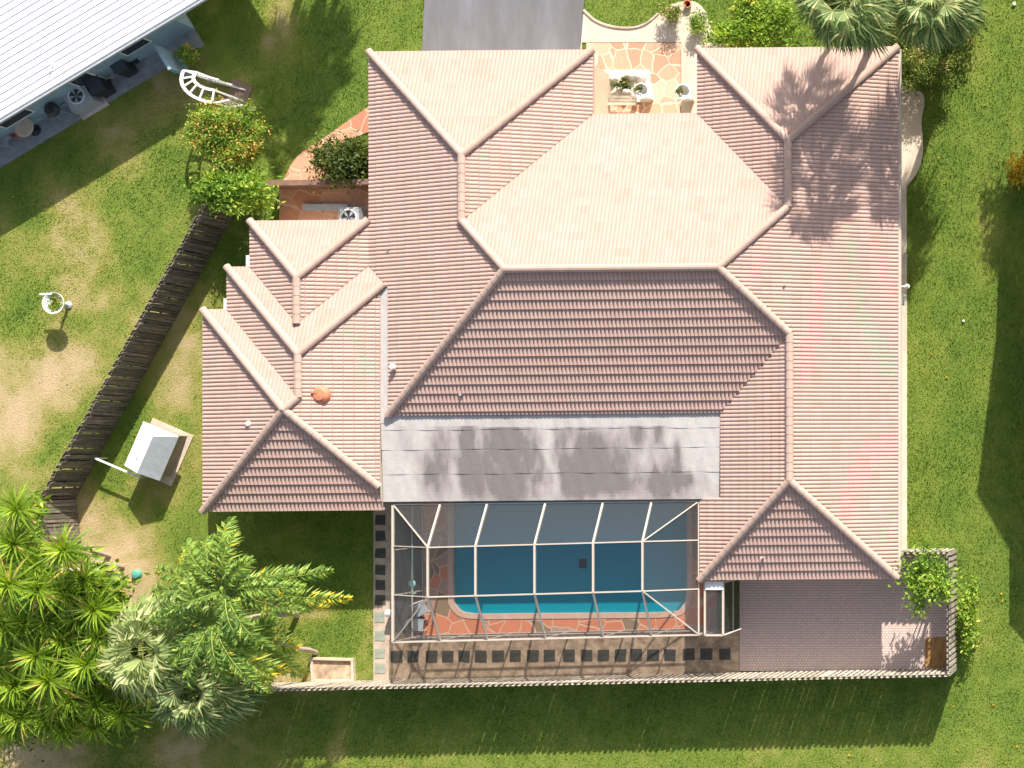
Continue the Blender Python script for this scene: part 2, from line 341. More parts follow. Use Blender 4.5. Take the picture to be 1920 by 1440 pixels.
# pool deck with a hole: strips round the pool
def ring(name, outer, inner, z0, z1, mat, parent=None):
    bm = bmesh.new(); o = [bm.verts.new((p[0], p[1], z1)) for p in outer]; i = [bm.verts.new((p[0], p[1], z1)) for p in inner]
    eo = [bm.edges.new((o[k], o[(k+1) % len(o)])) for k in range(len(o))]; ei = [bm.edges.new((i[k], i[(k+1) % len(i)])) for k in range(len(i))]
    bmesh.ops.triangle_fill(bm, edges=eo+ei, use_beauty=True)
    bmesh.ops.recalc_face_normals(bm, faces=bm.faces)
    if sum(f.normal.z for f in bm.faces) < 0: bmesh.ops.reverse_faces(bm, faces=bm.faces)
    r = bmesh.ops.extrude_face_region(bm, geom=bm.faces[:])
    mb = MB(); bm.verts.ensure_lookup_table(); bm.verts.index_update()
    for e in r['geom']:
        if isinstance(e, bmesh.types.BMVert): e.co.z = z0
    bmesh.ops.recalc_face_normals(bm, faces=bm.faces); bm.verts.index_update()
    mb.add([v.co[:] for v in bm.verts], [tuple(v.index for v in f.verts) for f in bm.faces]); bm.free()
    return mb
def offset(poly, d):
    out = []; n = len(poly); sg = 1 if area(poly) > 0 else -1
    for i in range(n):
        a = Vector(poly[i-1]); b = Vector(poly[i]); c = Vector(poly[(i+1) % n])
        t = (c-a).normalized(); nrm = Vector((t.y, -t.x))*sg; out.append(tuple(b+nrm*d))
    return out
cop_o = offset(POOLHOLE, .22)
deck_outer = pxs([(796, 800), (1345, 800), (1345, 1186), (796, 1192)])
struct('pool_deck', ring('d', deck_outer, offset(POOLHOLE, .21), -.3, .06, 'flag'), 'flag'); HARD.append(deck_outer)
pool = thing('swimming_pool', 'blue rectangular swimming pool with rounded corners under the screen enclosure', 'pool', (g(1070, 1050)[0], g(1070, 1050)[1], 0))
mesh_obj('coping', ring('c', cop_o, offset(POOLHOLE, -.01), -.3, .085, 'coping'), 'coping', pool)
mb = MB(); n = len(POOLHOLE); vs_ = [(p[0], p[1], .05) for p in POOLHOLE]+[(p[0], p[1], -1.5) for p in POOLHOLE]
mb.add(vs_, [tuple(range(n, 2*n))]+[(i, (i+1) % n, n+(i+1) % n, n+i) for i in range(n)]); mesh_obj('basin', mb, 'poolwall', pool)
mb = MB(); mb.add([(p[0], p[1], -.06) for p in POOLHOLE], [tuple(range(n))]); mesh_obj('water', mb, 'water', pool)
dx, dy = wz(1092, 1057, 0); mb = MB(); mb.box(dx-.16+1.0*0, dx+.16, dy-.2, dy+.2, -.064, -.052); mesh_obj('drain_cover', mb, simple('drain_grate', (.02, .04, .06), None, 8, .6), pool)
sheet('paver_patio', pxs([(1387, 1040), (1776, 1040), (1776, 1256), (1387, 1258)]), .05, 'paver')
sheet('mulch_bed', pxs([(1735, 1195), (1774, 1195), (1774, 1253), (1735, 1254)]), .09, 'mulch', 0)
sheet('dirt_strip', pxs([(731, 1186), (1386, 1183), (1386, 1262), (731, 1276)]), .03, 'dirt')
sheet('stone_walk', pxs([(701, 930), (735, 930), (735, 1196), (730, 1200), (730, 1276), (701, 1278)]), .04, 'strip')
sheet('shade_toned_pad', pxs([(736, 930), (795, 930), (795, 1185), (736, 1186)]), .035, simple('concrete_shade_tone', (.17, .16, .15), (.10, .10, .10), 3))  # concrete darkened in its colour for the shade along the cage wall
sheet('gravel_bed', pxs([(1120, 132), (1220, 132), (1222, 192), (1120, 192)]), .11, 'pebble', 0)

# ------------------------------------------------------------------ roof geometry
ZE, SL, SH = 2.5, .37, .009
def RX(u, z=ZE, v=0): return wz(u, v, z)[0]
def RY(u, v, z=ZE): x, y = wz(u, v, z); return y-SH*x
def P3(x, y, z): return Vector((x, y+SH*x, z))
def interp(pts, a):
    if a <= pts[0][0]: return pts[0][1]
    for (a0, b0), (a1, b1) in zip(pts, pts[1:]):
        if a <= a1:
            return b1 if a1-a0 < 1e-6 else b0+(b1-b0)*(a-a0)/(a1-a0)
    return pts[-1][1]
PER, COURSE, AMP, STEP = .158, .355, .048, .050
def tile_face(mb, dirn, eave, lo, hi, rng):
    a0, a1 = min(lo[0][0], hi[0][0]), max(lo[-1][0], hi[-1][0])
    lo = sorted(lo, key=lambda p: p[0]) if False else lo
    sub = 6; da = PER/sub; n = int((a1-a0)/da)+1
    brk = sorted(set([a0+i*da for i in range(n+1) if a0+i*da < a1]+[a1]))
    def pos(a, t, off):
        z = ZE+SL*t+off
        if dirn == '+x': return P3(eave+t, a, z)
        if dirn == '-x': return P3(eave-t, a, z)
        if dirn == '+y': return P3(a, eave+t, z)
        return P3(a, eave-t, z)
    amp, ex = {'+y': (AMP*1.35, .8), '-y': (AMP*.7, .55)}.get(dirn, (AMP, .55)); stp = STEP*(1.25 if dirn == '+y' else .7 if dirn == '-y' else 1)
    def prof(a):
        ph = (a/PER) % 1.0
        return amp*(abs(math.sin(math.pi*ph))**ex)
    flip = dirn in ('+x', '-y')
    tile_t = {}
    for i in range(len(brk)-1):
        b0, b1 = brk[i], brk[i+1]; e = 1e-5
        l0, l1 = interp(lo, b0+e), interp(lo, b1-e); h0, h1 = interp(hi, b0+e), interp(hi, b1-e)
        if h0 <= l0 and h1 <= l1: continue
        p0, p1 = prof(b0), prof(b1)
        k0 = int(math.floor(min(l0, l1)/COURSE)); k1 = int(math.floor(max(h0, h1)/COURSE))
        for k in range(k0, k1+1):
            c0, c1 = k*COURSE, (k+1)*COURSE
            s0, e0 = max(c0, l0), min(c1, h0); s1, e1 = max(c0, l1), min(c1, h1)
            if e0 <= s0 and e1 <= s1: continue
            e0 = max(e0, s0); e1 = max(e1, s1)
            f = lambda t: stp*(1-(t-c0)/COURSE)
            q = [pos(b0, s0, p0+f(s0)), pos(b1, s1, p1+f(s1)), pos(b1, e1, p1+f(e1)), pos(b0, e0, p0+f(e0))]
            key = (k, int((b0+.01)/(PER*2)))
            if key not in tile_t: tile_t[key] = 0 if rng.random() < .012 else min(1, max(0, rng.gauss(.5, .2)))
            tt = tile_t[key]
            r0 = pos(b0, s0, p0*.2-.02); r1 = pos(b1, s1, p1*.2-.02)
            vs = q+[r0, r1]; fs = [(0, 1, 2, 3), (4, 5, 1, 0)]
            if flip: fs = [x[::-1] for x in fs]
            mb.add(vs, fs, tt)
def caps(mb, a, b, r=.15, seg=.36):
    a, b = Vector(a), Vector(b); d = b-a; Ln = d.length; d.normalize(); n = max(1, int(round(Ln/seg)))
    up = Vector((0, 0, 1)); x = d.cross(up).normalized(); y = x.cross(d).normalized()
    for i in range(n):
        s, e = a+d*(Ln*i/n), a+d*(Ln*(i+1)/n+.03)
        r0, r1 = (r*1.05, r*.96)
        vs = []
        for p, rr in ((s, r0), (e, r1)):
            vs += [p+x*math.cos(th)*rr+y*math.sin(th)*rr*.85 for th in [math.pi*q/6 for q in range(7)]]
        fs = [(q, q+1, q+8, q+7) for q in range(6)]+[tuple(range(7))[::-1], tuple(range(7, 14))]
        mb.add(vs, fs, R.random())

W0, E0g, WR, E0 = RX(693), RX(1113), RX(1308), RX(1685)
N0, N0e, NC = RY(800, 96), RY(1500, 89), RY(1210, 213)
S_SE, W_SE = RY(1500, 1086), RX(1313)
wg, wn, ws = (E0g-W0)/2, (E0-WR)/2, (E0-W_SE)/2
tr = 6.0
for _ in range(20): tr = NC-RY(1140, 503, ZE+SL*tr)
yr = NC-tr; Sv = NC-2*tr
tf = .93; ZF = ZE+SL*tf
mg, mn, msx = W0+wg, WR+wn, W_SE+ws
W_A, E_B, W_B, W_C = RX(470), RX(765), RX(427), RX(382)
N_A, yB, yC = RY(580, 413), RY(450, 500), RY(400, 580)
wA, wB, wC = (W0-W_A)/2, (E_B-W_B)/2, (E_B-W_C)/2
S_C = yC-2*wC
print('roof', tr, wg, wn, ws, wA, wB, wC, 'S_C px target', RY(550, 957), S_C)
S_C = RY(550, 958); wCs = wC
yFl = RY(1340, 933, ZF)
rng = random.Random(3); rb = MB()
tile_face(rb, '+x', W0, [(Sv+tf, tf), (yB-tf, tf), (yB, 0), (N0, 0)], [(Sv+tf, tf), (yr, tr), (NC-wg, wg), (N0-wg, wg), (N0, 0)], rng)
tile_face(rb, '-x', E0, [(S_SE, 0), (N0e, 0)], [(S_SE, 0), (S_SE+ws, ws), (Sv+ws, ws), (yr, tr), (NC-wn, wn), (N0e-wn, wn), (N0e, 0)], rng)
tile_face(rb, '-y', N0, [(W0, 0), (E0g, 0)], [(W0, 0), (mg, wg), (E0g, 0)], rng)
tile_face(rb, '-x', E0g, [(NC-wg, wg), (NC, 0), (N0, 0)], [(NC-wg, wg), (N0-wg, wg), (N0, 0)], rng)
tile_face(rb, '+x', WR, [(NC-wn, wn), (NC, 0), (N0e, 0)], [(NC-wn, wn), (N0e-wn, wn), (N0e, 0)], rng)
tile_face(rb, '-y', N0e, [(WR, 0), (E0, 0)], [(WR, 0), (mn, wn), (E0, 0)], rng)
tile_face(rb, '-y', NC, [(mg, wg), (E0g, 0), (WR, 0), (mn, wn)], [(mg, wg), (W0+tr, tr), (E0-tr, tr), (mn, wn)], rng)
tile_face(rb, '+y', Sv, [(W0+tf, tf), (W_SE+tf, tf), (msx, ws)], [(W0+tf, tf), (W0+tr, tr), (E0-tr, tr), (msx, ws)], rng)
tile_face(rb, '+x', W_SE, [(S_SE, 0), (yFl, 0), (yFl+.0001, tf), (Sv+tf, tf), (Sv+ws, ws)], [(S_SE, 0), (S_SE+ws, ws), (Sv+ws, ws)], rng)
tile_face(rb, '+y', S_SE, [(W_SE, 0), (E0, 0)], [(W_SE, 0), (msx, ws), (E0, 0)], rng)
# left wing, three stepped hips
mA, mB_, mC = W_A+wA, W_B+wB, W_C+wC
xj = (W0+E_B)/2; tj = E_B-xj
tile_face(rb, '-y', N_A, [(W_A, 0), (W0, 0)], [(W_A, 0), (mA, wA), (W0, 0)], rng)
tile_face(rb, '+x', W_A, [(yB-wA, wA), (yB, 0), (N_A, 0)], [(yB-wA, wA), (N_A-wA, wA), (N_A, 0)], rng)
tile_face(rb, '-x', W0, [(yB-wA, wA), (yB, 0), (N_A, 0)], [(yB-wA, wA), (N_A-wA, wA), (N_A, 0)], rng)
tile_face(rb, '-y', yB, [(W_B, 0), (W_A, 0), (mA, wA), (W0, 0), (xj, tj)], [(W_B, 0), (mB_, wB), (xj, tj)], rng)
tile_face(rb, '+x', W_B, [(yC-wB, wB), (yC, 0), (yB, 0)], [(yC-wB, wB), (yB-wB, wB), (yB, 0)], rng)
tile_face(rb, '-y', yC, [(W_C, 0), (W_B, 0), (mB_, wB)], [(W_C, 0), (mC, wC), (mB_, wB)], rng)
wS = min(wC, (yC-S_C)-wC)
tile_face(rb, '+x', W_C, [(S_C, 0), (yC, 0)], [(S_C, 0), (S_C+wS, wS), (yC-wC, wC), (yC, 0)], rng)
tile_face(rb, '-x', E_B, [(S_C+tf, tf), (yB-tf, tf)], [(S_C+tf, tf), (S_C+wS, wS), (yC-wC, wC), (yC-wB, wB), (yB-wB, wB), (yB-tf, tf)], rng)
tile_face(rb, '+y', S_C, [(W_C, 0), (E_B-tf, 0)], [(W_C, 0), (mC, wS), (E_B-tf, tf)], rng)
house = thing('house', 'large single-storey house with pink barrel tile hip roofs, in the middle of the photo', 'house', (0, 0, 0))
roof = mesh_obj('roof', rb, 'tile', house)
zt = lambda t: ZE+SL*t+.085
def C(a, b):
    cb = MB(); caps(cb, P3(a[0], a[1], zt(a[2])), P3(b[0], b[1], zt(b[2]))); mesh_obj('ridge_cap', cb, 'cap', roof)
for a, b in [((W0, N0, 0), (mg, N0-wg, wg)), ((E0g, N0, 0), (mg, N0-wg, wg)), ((mg, NC-wg, wg), (mg, N0-wg, wg)), ((mg, NC-wg, wg), (W0+tr, yr, tr)),
             ((W0+tr, yr, tr), (E0-tr, yr, tr)), ((W0+tf, Sv+tf, tf), (W0+tr, yr, tr)), ((mn, NC-wn, wn), (E0-tr, yr, tr)), ((mn, NC-wn, wn), (mn, N0e-wn, wn)),
             ((WR, N0e, 0), (mn, N0e-wn, wn)), ((E0, N0e, 0), (mn, N0e-wn, wn)), ((msx, Sv+ws, ws), (E0-tr, yr, tr)), ((msx, S_SE+ws, ws), (msx, Sv+ws, ws)),
             ((W_SE, S_SE, 0), (msx, S_SE+ws, ws)), ((E0, S_SE, 0), (msx, S_SE+ws, ws)),
             ((W_A, N_A, 0), (mA, N_A-wA, wA)), ((W0, N_A, 0), (mA, N_A-wA, wA)), ((mA, yB-wA, wA), (mA, N_A-wA, wA)),
             ((W_B, yB, 0), (mB_, yB-wB, wB)), ((xj, yB-tj, tj), (mB_, yB-wB, wB)), ((mB_, yC-wB, wB), (mB_, yB-wB, wB)),
             ((W_C, yC, 0), (mC, yC-wC, wC)), ((mB_, yC-wB, wB), (mC, yC-wC, wC)), ((W_C, S_C, 0), (mC, S_C+wS, wS)), ((E_B-tf, S_C+tf, tf), (mC, S_C+wS, wS))]: C(a, b)
# soffit, fascia, walls
plan = [(W0, N0), (E0g, N0), (E0g, NC), (WR, NC), (WR, N0e), (E0, N0e), (E0, S_SE), (W_SE, S_SE), (W_SE, Sv+tf), (W0+tf, Sv+tf), (E_B-tf, Sv+tf), (E_B-tf, S_C), (W_C, S_C), (W_C, yC), (W_B, yC), (W_B, yB), (W_A, yB), (W_A, N_A), (W0, N_A)]
sb = MB(); pp = [P3(x, y, 0)[:2] for x, y in plan]
n = len(pp); ins = offset(pp[::-1], -.03)
bm = bmesh.new()
sb.prism([tuple(p) for p in ins], ZE-.16, ZE-.01); mesh_obj('soffit', sb, 'cream', house)
inn = offset(pp[::-1], -.5); wb = MB()
ni = len(inn)
wb.add([(p[0], p[1], 0) for p in inn]+[(p[0], p[1], ZE-.17) for p in inn], [(i, (i+1) % ni, ni+(i+1) % ni, ni+i) for i in range(ni)])
mesh_obj('wall', wb, 'stucco', house)
gb = MB()
a, b_ = P3(E0+.05, S_SE, 0), P3(E0+.05, N0e, 0)
for q0, q1 in ((.0, 1.0),):
    gb.bar((a.x, a.y+.1, ZE-.02), (b_.x, b_.y-.1, ZE-.02), .11, .1)
mesh_obj('gutter', gb, 'cream', house)
for (u, v) in ((466, 489), (424, 570)):
    x, y = wz(u, v, 2.3); mb = MB(); mb.box(x-.09, x+.25, y-.22, y+.22, 1.5, 2.32); mesh_obj('window_shutter', mb, 'white', house)
# membrane roof
xw, xe = W0+tf+.0, W_SE+tf
ysouth = RY(1340, 934, 2.62); strips = [Sv+tf+.12, RY(1000, 803, 2.8), RY(1000, 840, 2.75), RY(1000, 886, 2.7), ysouth]
xl = E_B-tf-.0
zz = [ZF-.01, 2.80, 2.75, 2.69, 2.62]
STAIN = [(830, 870, 26, 60, .6), (885, 830, 16, 40, .7), (935, 865, 42, 75, 1.0), (985, 850, 30, 62, .9), (1045, 815, 8, 26, .7), (1088, 870, 38, 52, .95), (1150, 850, 40, 50, .8), (1160, 812, 30, 24, .8),
         (1232, 812, 12, 32, .8), (1250, 905, 26, 38, 1.2), (1275, 868, 7, 30, .9), (900, 905, 70, 34, .5), (1120, 915, 130, 24, .55), (1290, 905, 26, 14, .6), (1010, 900, 60, 40, .5), (790, 900, 20, 40, .3)]
fl = MB()
for k in range(4):
    y0, y1 = strips[k], strips[k+1]-.03; nseg, nr = 170, 9; vs = []; hidden = 0
    for i in range(nseg+1):
        x = xl+(xe-xl)*i/nseg; wob = .012*math.sin(x*1.3+k*2)+.006*math.sin(x*3.7+k)
        for r_ in range(nr+1):
            q = r_/nr; yy = y0+(y1-y0)*q+wob*q*(k < 3)+(.03 if k == 0 and r_ == 0 else 0)
            vs.append(P3(x, yy, zz[k]+(zz[k+1]-zz[k])*q+.010*q+.004*math.sin(x*5+k*3)+.003*math.sin(x*11+yy*4)))
        vs.append(P3(x, y1+wob*(k < 3), zz[k+1]-(.10 if k == 3 else .012)))
    st = nr+2
    fs = [(i*st+r_, i*st+r_+1, (i+1)*st+r_+1, (i+1)*st+r_) for i in range(nseg) for r_ in range(nr+1)]
    base_ = len(fl.v); fl.add(vs, fs, 0)
FV = np.array(fl.v); FC = np.array([FV[list(f)].mean(0) for f in fl.f]); X_, Y_, Z_ = FC[:, 0], FC[:, 1], FC[:, 2]
U_ = 960+((X_-CX)*HC/(HC-Z_)+CX)*PXM; V_ = 720-((Y_-CY)*HC/(HC-Z_)+CY)*PXM
n1 = fbm(X_+Y_*.15, Y_*.3, 1.25, 74, 6); n2 = fbm(X_, Y_, .7, 81, 4); n3 = fbm(X_, Y_*.5, 5, 91, 4); d_ = 0*X_
for a, b_, ra, rb_, w_ in STAIN:
    q = ((U_-a+(n2-.5)*55)/ra)**2+((V_-b_+(n1-.5)*50)/rb_)**2; d_ += w_*np.exp(-q*.8)
d_ = 1-np.exp(-d_*1.1)
fl.t = np.clip((d_*(.30+1.45*n1)+(n1-.5)*.7+(n3-.5)*.35)*np.where(V_ < 800, .3, 1), 0, 1).tolist()
fl.box(P3(xl, 0, 0).x, P3(xw+.12, 0, 0).x, P3(xl, Sv+tf-.3, 0).y, P3(xl, yB-tf+.1, 0).y, ZF-.2, ZF-.012, .05)
mesh_obj('membrane_roof', fl, 'membrane', house)
fb = MB(); a = P3(xl, ysouth-.05, 2.53); b_ = P3(xe-.02, ysouth-.05, 2.53); fb.bar(a, b_, .03, .17); a = P3(xl+.1, ysouth+.3, 2.48); b_ = P3(xe-.1, ysouth+.3, 2.48)
mesh_obj('fascia', fb, 'dark', house)
ub = MB(); a = P3(xl+.03, ysouth, 0); b_ = P3(xe-.03, Sv+tf+.3, 0); ub.box(a.x, b_.x, a.y, b_.y, 2.44, 2.5); mesh_obj('lanai_ceiling', ub, 'cream', house)
# roof penetrations
def pipe(u, v, z, hgt, r, mat, nm='vent_pipe', capr=None):
    x, y = wz(u, v, z+hgt); mb = MB(); mb.tube([(x, y, z-.1), (x, y, z+hgt)], r, 10)
    if capr: mb.lathe((x, y, z+hgt-.08), [(capr, 0), (capr*1.02, .06), (capr*.7, .14), (.0, .17)], 12)
    mesh_obj(nm, mb, mat, roof)
pipe(735, 688, 2.95, .28, .06, 'white', capr=.13); pipe(465, 795, 3.15, .3, .06, 'white', capr=.12)
pipe(862, 740, 3.1, .22, .045, 'grey'); pipe(1470, 534, 3.9, .3, .04, 'grey'); pipe(726, 466, 2.8, .2, .035, 'grey'); pipe(1427, 1046, 3.0, .2, .04, 'cream')
x, y = wz(599, 740, 3.7); mb = MB(); mb.lathe((x, y, 3.45), [(.30, 0), (.36, .05), (.37, .12), (.33, .22), (.22, .31), (.0, .34)], 20); mb.box(x-.30, x-.02, y+.05, y+.12, 3.64, 3.79); mesh_obj('attic_vent', mb, 'terracotta', roof, smooth=False)
# east wall windows, meter
ex = E0-.5
for (v0, hh) in ((200, 1.2), (330, 1.6), (480, 1.2), (690, 1.6), (860, 1.2), (980, 1.2)):
    y = g(0, v0)[1]; mb = MB(); mb.box(ex-.02, ex+.03, y-hh/2, y+hh/2, 1.0, 2.1)
    w_ = mesh_obj('window', mb, 'white', house); mb = MB(); mb.box(ex, ex+.035, y-hh/2+.07, y+hh/2-.07, 1.07, 2.03); mesh_obj('pane', mb, 'glass', w_)
# courtyard door and window under the north eave
yy = P3(0, NC-.5, 0).y+.0
for (x0, x1, z0, z1, nm) in ((g(1225, 0)[0], g(1255, 0)[0]+.3, .05, 2.1, 'front_door'), (g(1135, 0)[0], g(1200, 0)[0], .8, 2.0, 'window')):
    mb = MB(); y_ = yy+SH*x0; mb.box(x0, x1, y_-.01, y_+.05, z0, z1); w_ = mesh_obj(nm, mb, 'white' if nm == 'window' else 'wood', house)
    mb = MB(); mb.box(x0+.08, x1-.08, y_+.045, y_+.055, z0+.1, z1-.1); mesh_obj('pane', mb, 'glass', w_)
gm = MB(); x0, x1 = g(800, 0)[0], g(1080, 0)[0]; y_ = P3(x0, N0-.5, 0).y; gm.box(x0, x1, y_+.0, y_+.05, .05, 2.15); mesh_obj('garage_door', gm, 'white', house)

# ------------------------------------------------------------------ pool enclosure
cg = thing('pool_enclosure', 'mansard screen enclosure with cream aluminium frame over the pool', 'pool cage', (g(1050, 1080)[0], g(1050, 1080)[1], 0))
ZW, ZT = 2.5, 3.55
bx = [826, 914, 1023, 1131, 1222]
fb = MB(); ctn = MB()
class Solo:
    def bar(s, *a): mb = MB(); mb.bar(*a); mesh_obj('purlin', mb, 'cream', cg)
thin = Solo()
TL, TR = wz(737, 946, ZW), wz(1308, 940, ZW); BL, BR = wz(737, 1204, ZW), wz(1317, 1190, ZW)
def lerp(a, b, t): return tuple(a[i]+(b[i]-a[i])*t for i in range(len(a)))
def onl(A, B, x): t = (x-A[0])/(B[0]-A[0]); return (x, A[1]+(B[1]-A[1])*t)
BR_ = (TR[0]+.05, BR[1]); ftop, fbot = [], []
TRt = (BR_[0], TR[1])
for u in bx:
    x = RX(u, ZW, 0); yt = wz(u, 1021, ZT)[1]; yb = wz(u, 1114, ZT)[1]
    yt += .0017*(u-1020)*.35; yb += .0017*(u-1020)*.35
    t0 = onl(TL, TRt, x); b0 = onl(BL, BR_, x)
    ftop.append((x, yt, ZT)); fbot.append((x, yb, ZT))
    fb.bar((t0[0], t0[1], ZW), (x, yt, ZT), .07, .09); fb.bar((x, yt, ZT), (x, yb, ZT), .07, .09); fb.bar((x, yb, ZT), (b0[0], b0[1], ZW), .06, .09)
    ctn.bar((b0[0], b0[1], 0), (b0[0], b0[1], ZW), .05, .06)
c = [(TL[0], TL[1], ZW), (TRt[0], TRt[1], ZW), (BR_[0], BR_[1], ZW), (BL[0], BL[1], ZW)]
for a, b_, w_ in ((0, 1, .05), (1, 2, .05), (2, 3, .07), (3, 0, .09)): fb.bar(c[a], c[b_], w_, .09)
for a, b_ in ((c[0], ftop[0]), (c[1], ftop[-1]), (c[2], fbot[-1]), (c[3], fbot[0])): thin.bar(a, b_, .04, .06)
for i in range(4): thin.bar(ftop[i], ftop[i+1], .05, .05); thin.bar(fbot[i], fbot[i+1], .055, .05)
for e, yl in ((ftop, 0), (fbot, 0)):
    thin.bar(e[0], (TL[0], e[0][1], ZW), .035, .05); thin.bar(e[-1], (TRt[0], e[-1][1], ZW), .045, .05)
for p in (c[0], c[3], c[2]): ctn.bar((p[0], p[1], 0), p, .07, .07)
for t in (.33, .66): q = lerp(c[0], c[3], t); ctn.bar((q[0], q[1], 0), q, .05, .05)
for z in (.05, .95): ctn.bar((BL[0], BL[1], z), (BR_[0], BR_[1], z), .05, .05); ctn.bar((BL[0], BL[1], z), (TL[0], TL[1], z), .05, .05)
mesh_obj('roof_beam', fb, 'cream', cg); mesh_obj('upright', ctn, 'cream', cg)
sm = MB(); sm.add([ftop[0], ftop[-1], fbot[-1], fbot[0]], [(0, 1, 2, 3)]); mesh_obj('roof_screen', sm, 'screen', cg)
sm = MB()
for q in ([c[0], c[1], ftop[-1], ftop[0]], [c[1], c[2], fbot[-1], ftop[-1]], [c[2], c[3], fbot[0], fbot[-1]], [c[3], c[0], ftop[0], fbot[0]]): sm.add(q, [(0, 1, 2, 3)])
mesh_obj('sloping_screen', sm, 'screen_slope', cg)
sm = MB()
for a, b_ in ((c[2], c[3]), (c[3], c[0])): sm.add([(a[0], a[1], .02), (b_[0], b_[1], .02), (b_[0], b_[1], ZW-.03), (a[0], a[1], ZW-.03)], [(0, 1, 2, 3)])
mesh_obj('wall_screen', sm, 'screen_wall', cg)
# entry vestibule
vb = thing('screen_entry', 'narrow white-framed screened doorway box beside the pool cage at the house corner', 'screen porch', (g(1375, 1150)[0], g(1375, 1150)[1], 0))
q = [wz(1322, 1092, 2.35), wz(1356, 1092, 2.35), wz(1356, 1191, 2.35), wz(1322, 1191, 2.35)]
fm = MB(); 
for i in range(4): a, b_ = q[i], q[(i+1) % 4]; fm.bar((*a, 2.35), (*b_, 2.35), .075, .08)
for p in q: fm.bar((*p, 0), (*p, 2.35), .06, .06)
fm.bar((*q[1], 1), (*q[2], 1), .05, .05); fm.bar((*q[3], 2.35), (*q[3], 0), .05, .05)
kx = (g(1388, 0)[0], g(0, 1178)[1])
fm.bar((*q[2], 2.35), (q[2][0]+.5, q[2][1]+.18, 1.6), .04, .04)
mesh_obj('frame', fm, 'cream', vb)
pm = MB(); a = wz(1322, 1090, 2.4); b_ = wz(1356, 1106, 2.4); pm.box(a[0], b_[0], b_[1], a[1], 2.37, 2.42); mesh_obj('roof_panel', pm, 'white', vb)
sm = MB(); sm.add([(*p, 2.35) for p in q], [(0, 1, 2, 3)])
for i in (1, 2): a, b_ = q[i], q[(i+1) % 4]; sm.add([(*a, 0), (*b_, 0), (*b_, 2.35), (*a, 2.35)], [(0, 1, 2, 3)])
mesh_obj('screen_panel', sm, 'screen_wall', vb)

# ------------------------------------------------------------------ fences (shadow-box boards on both faces)
def fence(label, pts, h, mat, bw=.155, pitch=.235, cap=False, seed=1, tilt=.0):
    rr = random.Random(seed)
    f = thing('board_fence', label, 'fence', (*pts[0], 0), 'timber board fences of the garden')
    for (a, b_) in zip(pts, pts[1:]):
        a, b_ = Vector(a), Vector(b_); d = (b_-a); Ln = d.length; d.normalize(); nn = Vector((-d.y, d.x)); bm_ = MB(); rl = MB()
        k = 0; s = 0.0
        while s < Ln-.02:
            side = 1 if k % 2 else -1; c_ = a+d*(s+bw/2)+nn*side*.05; hh = h+rr.uniform(-.03, .03)
            M4 = Matrix.Translation((c_.x, c_.y, 0)) @ Matrix.Rotation(math.atan2(d.y, d.x)+rr.uniform(-.03, .03), 4, 'Z') @ Matrix.Rotation(rr.uniform(-tilt, tilt), 4, 'Y')
            bw2 = bw/2*rr.uniform(.86, 1.0)
            vs = [M4 @ Vector(p) for p in [(-bw2, y, z) for y in (-.011, .011) for z in (0.02, hh-.04)]+[(bw2, y, z) for y in (-.011, .011) for z in (0.02, hh-.04)]+[(q*bw2*.55, y, hh) for q in (-1, 1) for y in (-.011, .011)]]
            # 0:(-,-,0)1:(-,-,h)2:(-,+,0)3:(-,+,h)4..7 right, 8:(-,-)9:(-,+)10:(+,-)11:(+,+)
            bm_.add(vs, [(0, 4, 5, 10, 8, 1), (2, 3, 9, 11, 7, 6), (0, 1, 3, 2), (4, 6, 7, 5), (1, 8, 9, 3), (5, 7, 11, 10), (8, 10, 11, 9)], rr.random())
            s += pitch/2*rr.uniform(.96, 1.05)+(.018 if rr.random() < .03 else 0); k += 1
        for z in (.35, 1.0, h-.25): rl.bar((a.x, a.y, z), (b_.x, b_.y, z), .05, .09)
        mesh_obj('boards', bm_, mat, f); mesh_obj('rail', rl, mat, f)
        npost = max(1, int(Ln/2.4))
        for i in range(npost+1):
            p = a+d*(Ln*i/npost); pb = MB(); pb.box(p.x-.05, p.x+.05, p.y-.05, p.y+.05, 0, h-.08)
            mesh_obj('post', pb, mat, f)
    return f
FH = 1.95
def boardmat(name, c1, c2):
    m, nt, b = mk(name); at = N(nt, 'Attribute'); at.attribute_name = 'tint'; v = coords(nt, (6, 6, 1))
    col = ramp(nt, at.outputs['Fac'], [(0, c2), (1, c1)])
    col = mix(nt, ramp(nt, noise(nt, v, 2, 6, .7), [(.4, (.7, .7, .7)), (.65, (0, 0, 0))]), col, tuple(x*.45 for x in c2))
    L(nt, col, b.inputs['Base Color']); b.inputs['Roughness'].default_value = .9; bump(nt, b, noise(nt, v, 6, 4), .5, .01); return m
M['fence_l'] = boardmat('grey_brown_boards', (.33, .27, .22), (.14, .115, .09))
M['fence_r'] = boardmat('pale_weathered_boards', (.64, .56, .47), (.44, .38, .31))
fence('long rustic dark board fence running diagonally left of the house', [g(437, 400), g(140, 933), g(150, 1015)], 2.0, M['fence_l'], .125, .138, seed=2, tilt=.035)
fence('long pale board fence along the back of the yard behind the pool', [g(420, 1284), g(1792, 1254)], FH, M['fence_r'], seed=3)
fence('short pale board fence closing the right end of the paver patio', [g(1792, 1250), g(1791, 1034)], FH, M['fence_r'], seed=4)
fence('stub of pale board fence joining house wall to patio corner', [g(1692, 1031), g(1788, 1031)], FH, M['fence_r'], seed=5)

tw = MB(); a, b_ = g(527, 352), g(735, 349); tw.bar((*a, .55), (*b_, .55), .14, 1.1); tw.bar((*a, 1.12), (*b_, 1.12), .22, .05)
single('terrace_wall', 'low brown wall between the curved path and the shaded terrace', 'wall', tw, simple('brown_wall', (.26, .15, .11), (.16, .09, .07), 4), (*a, 0))

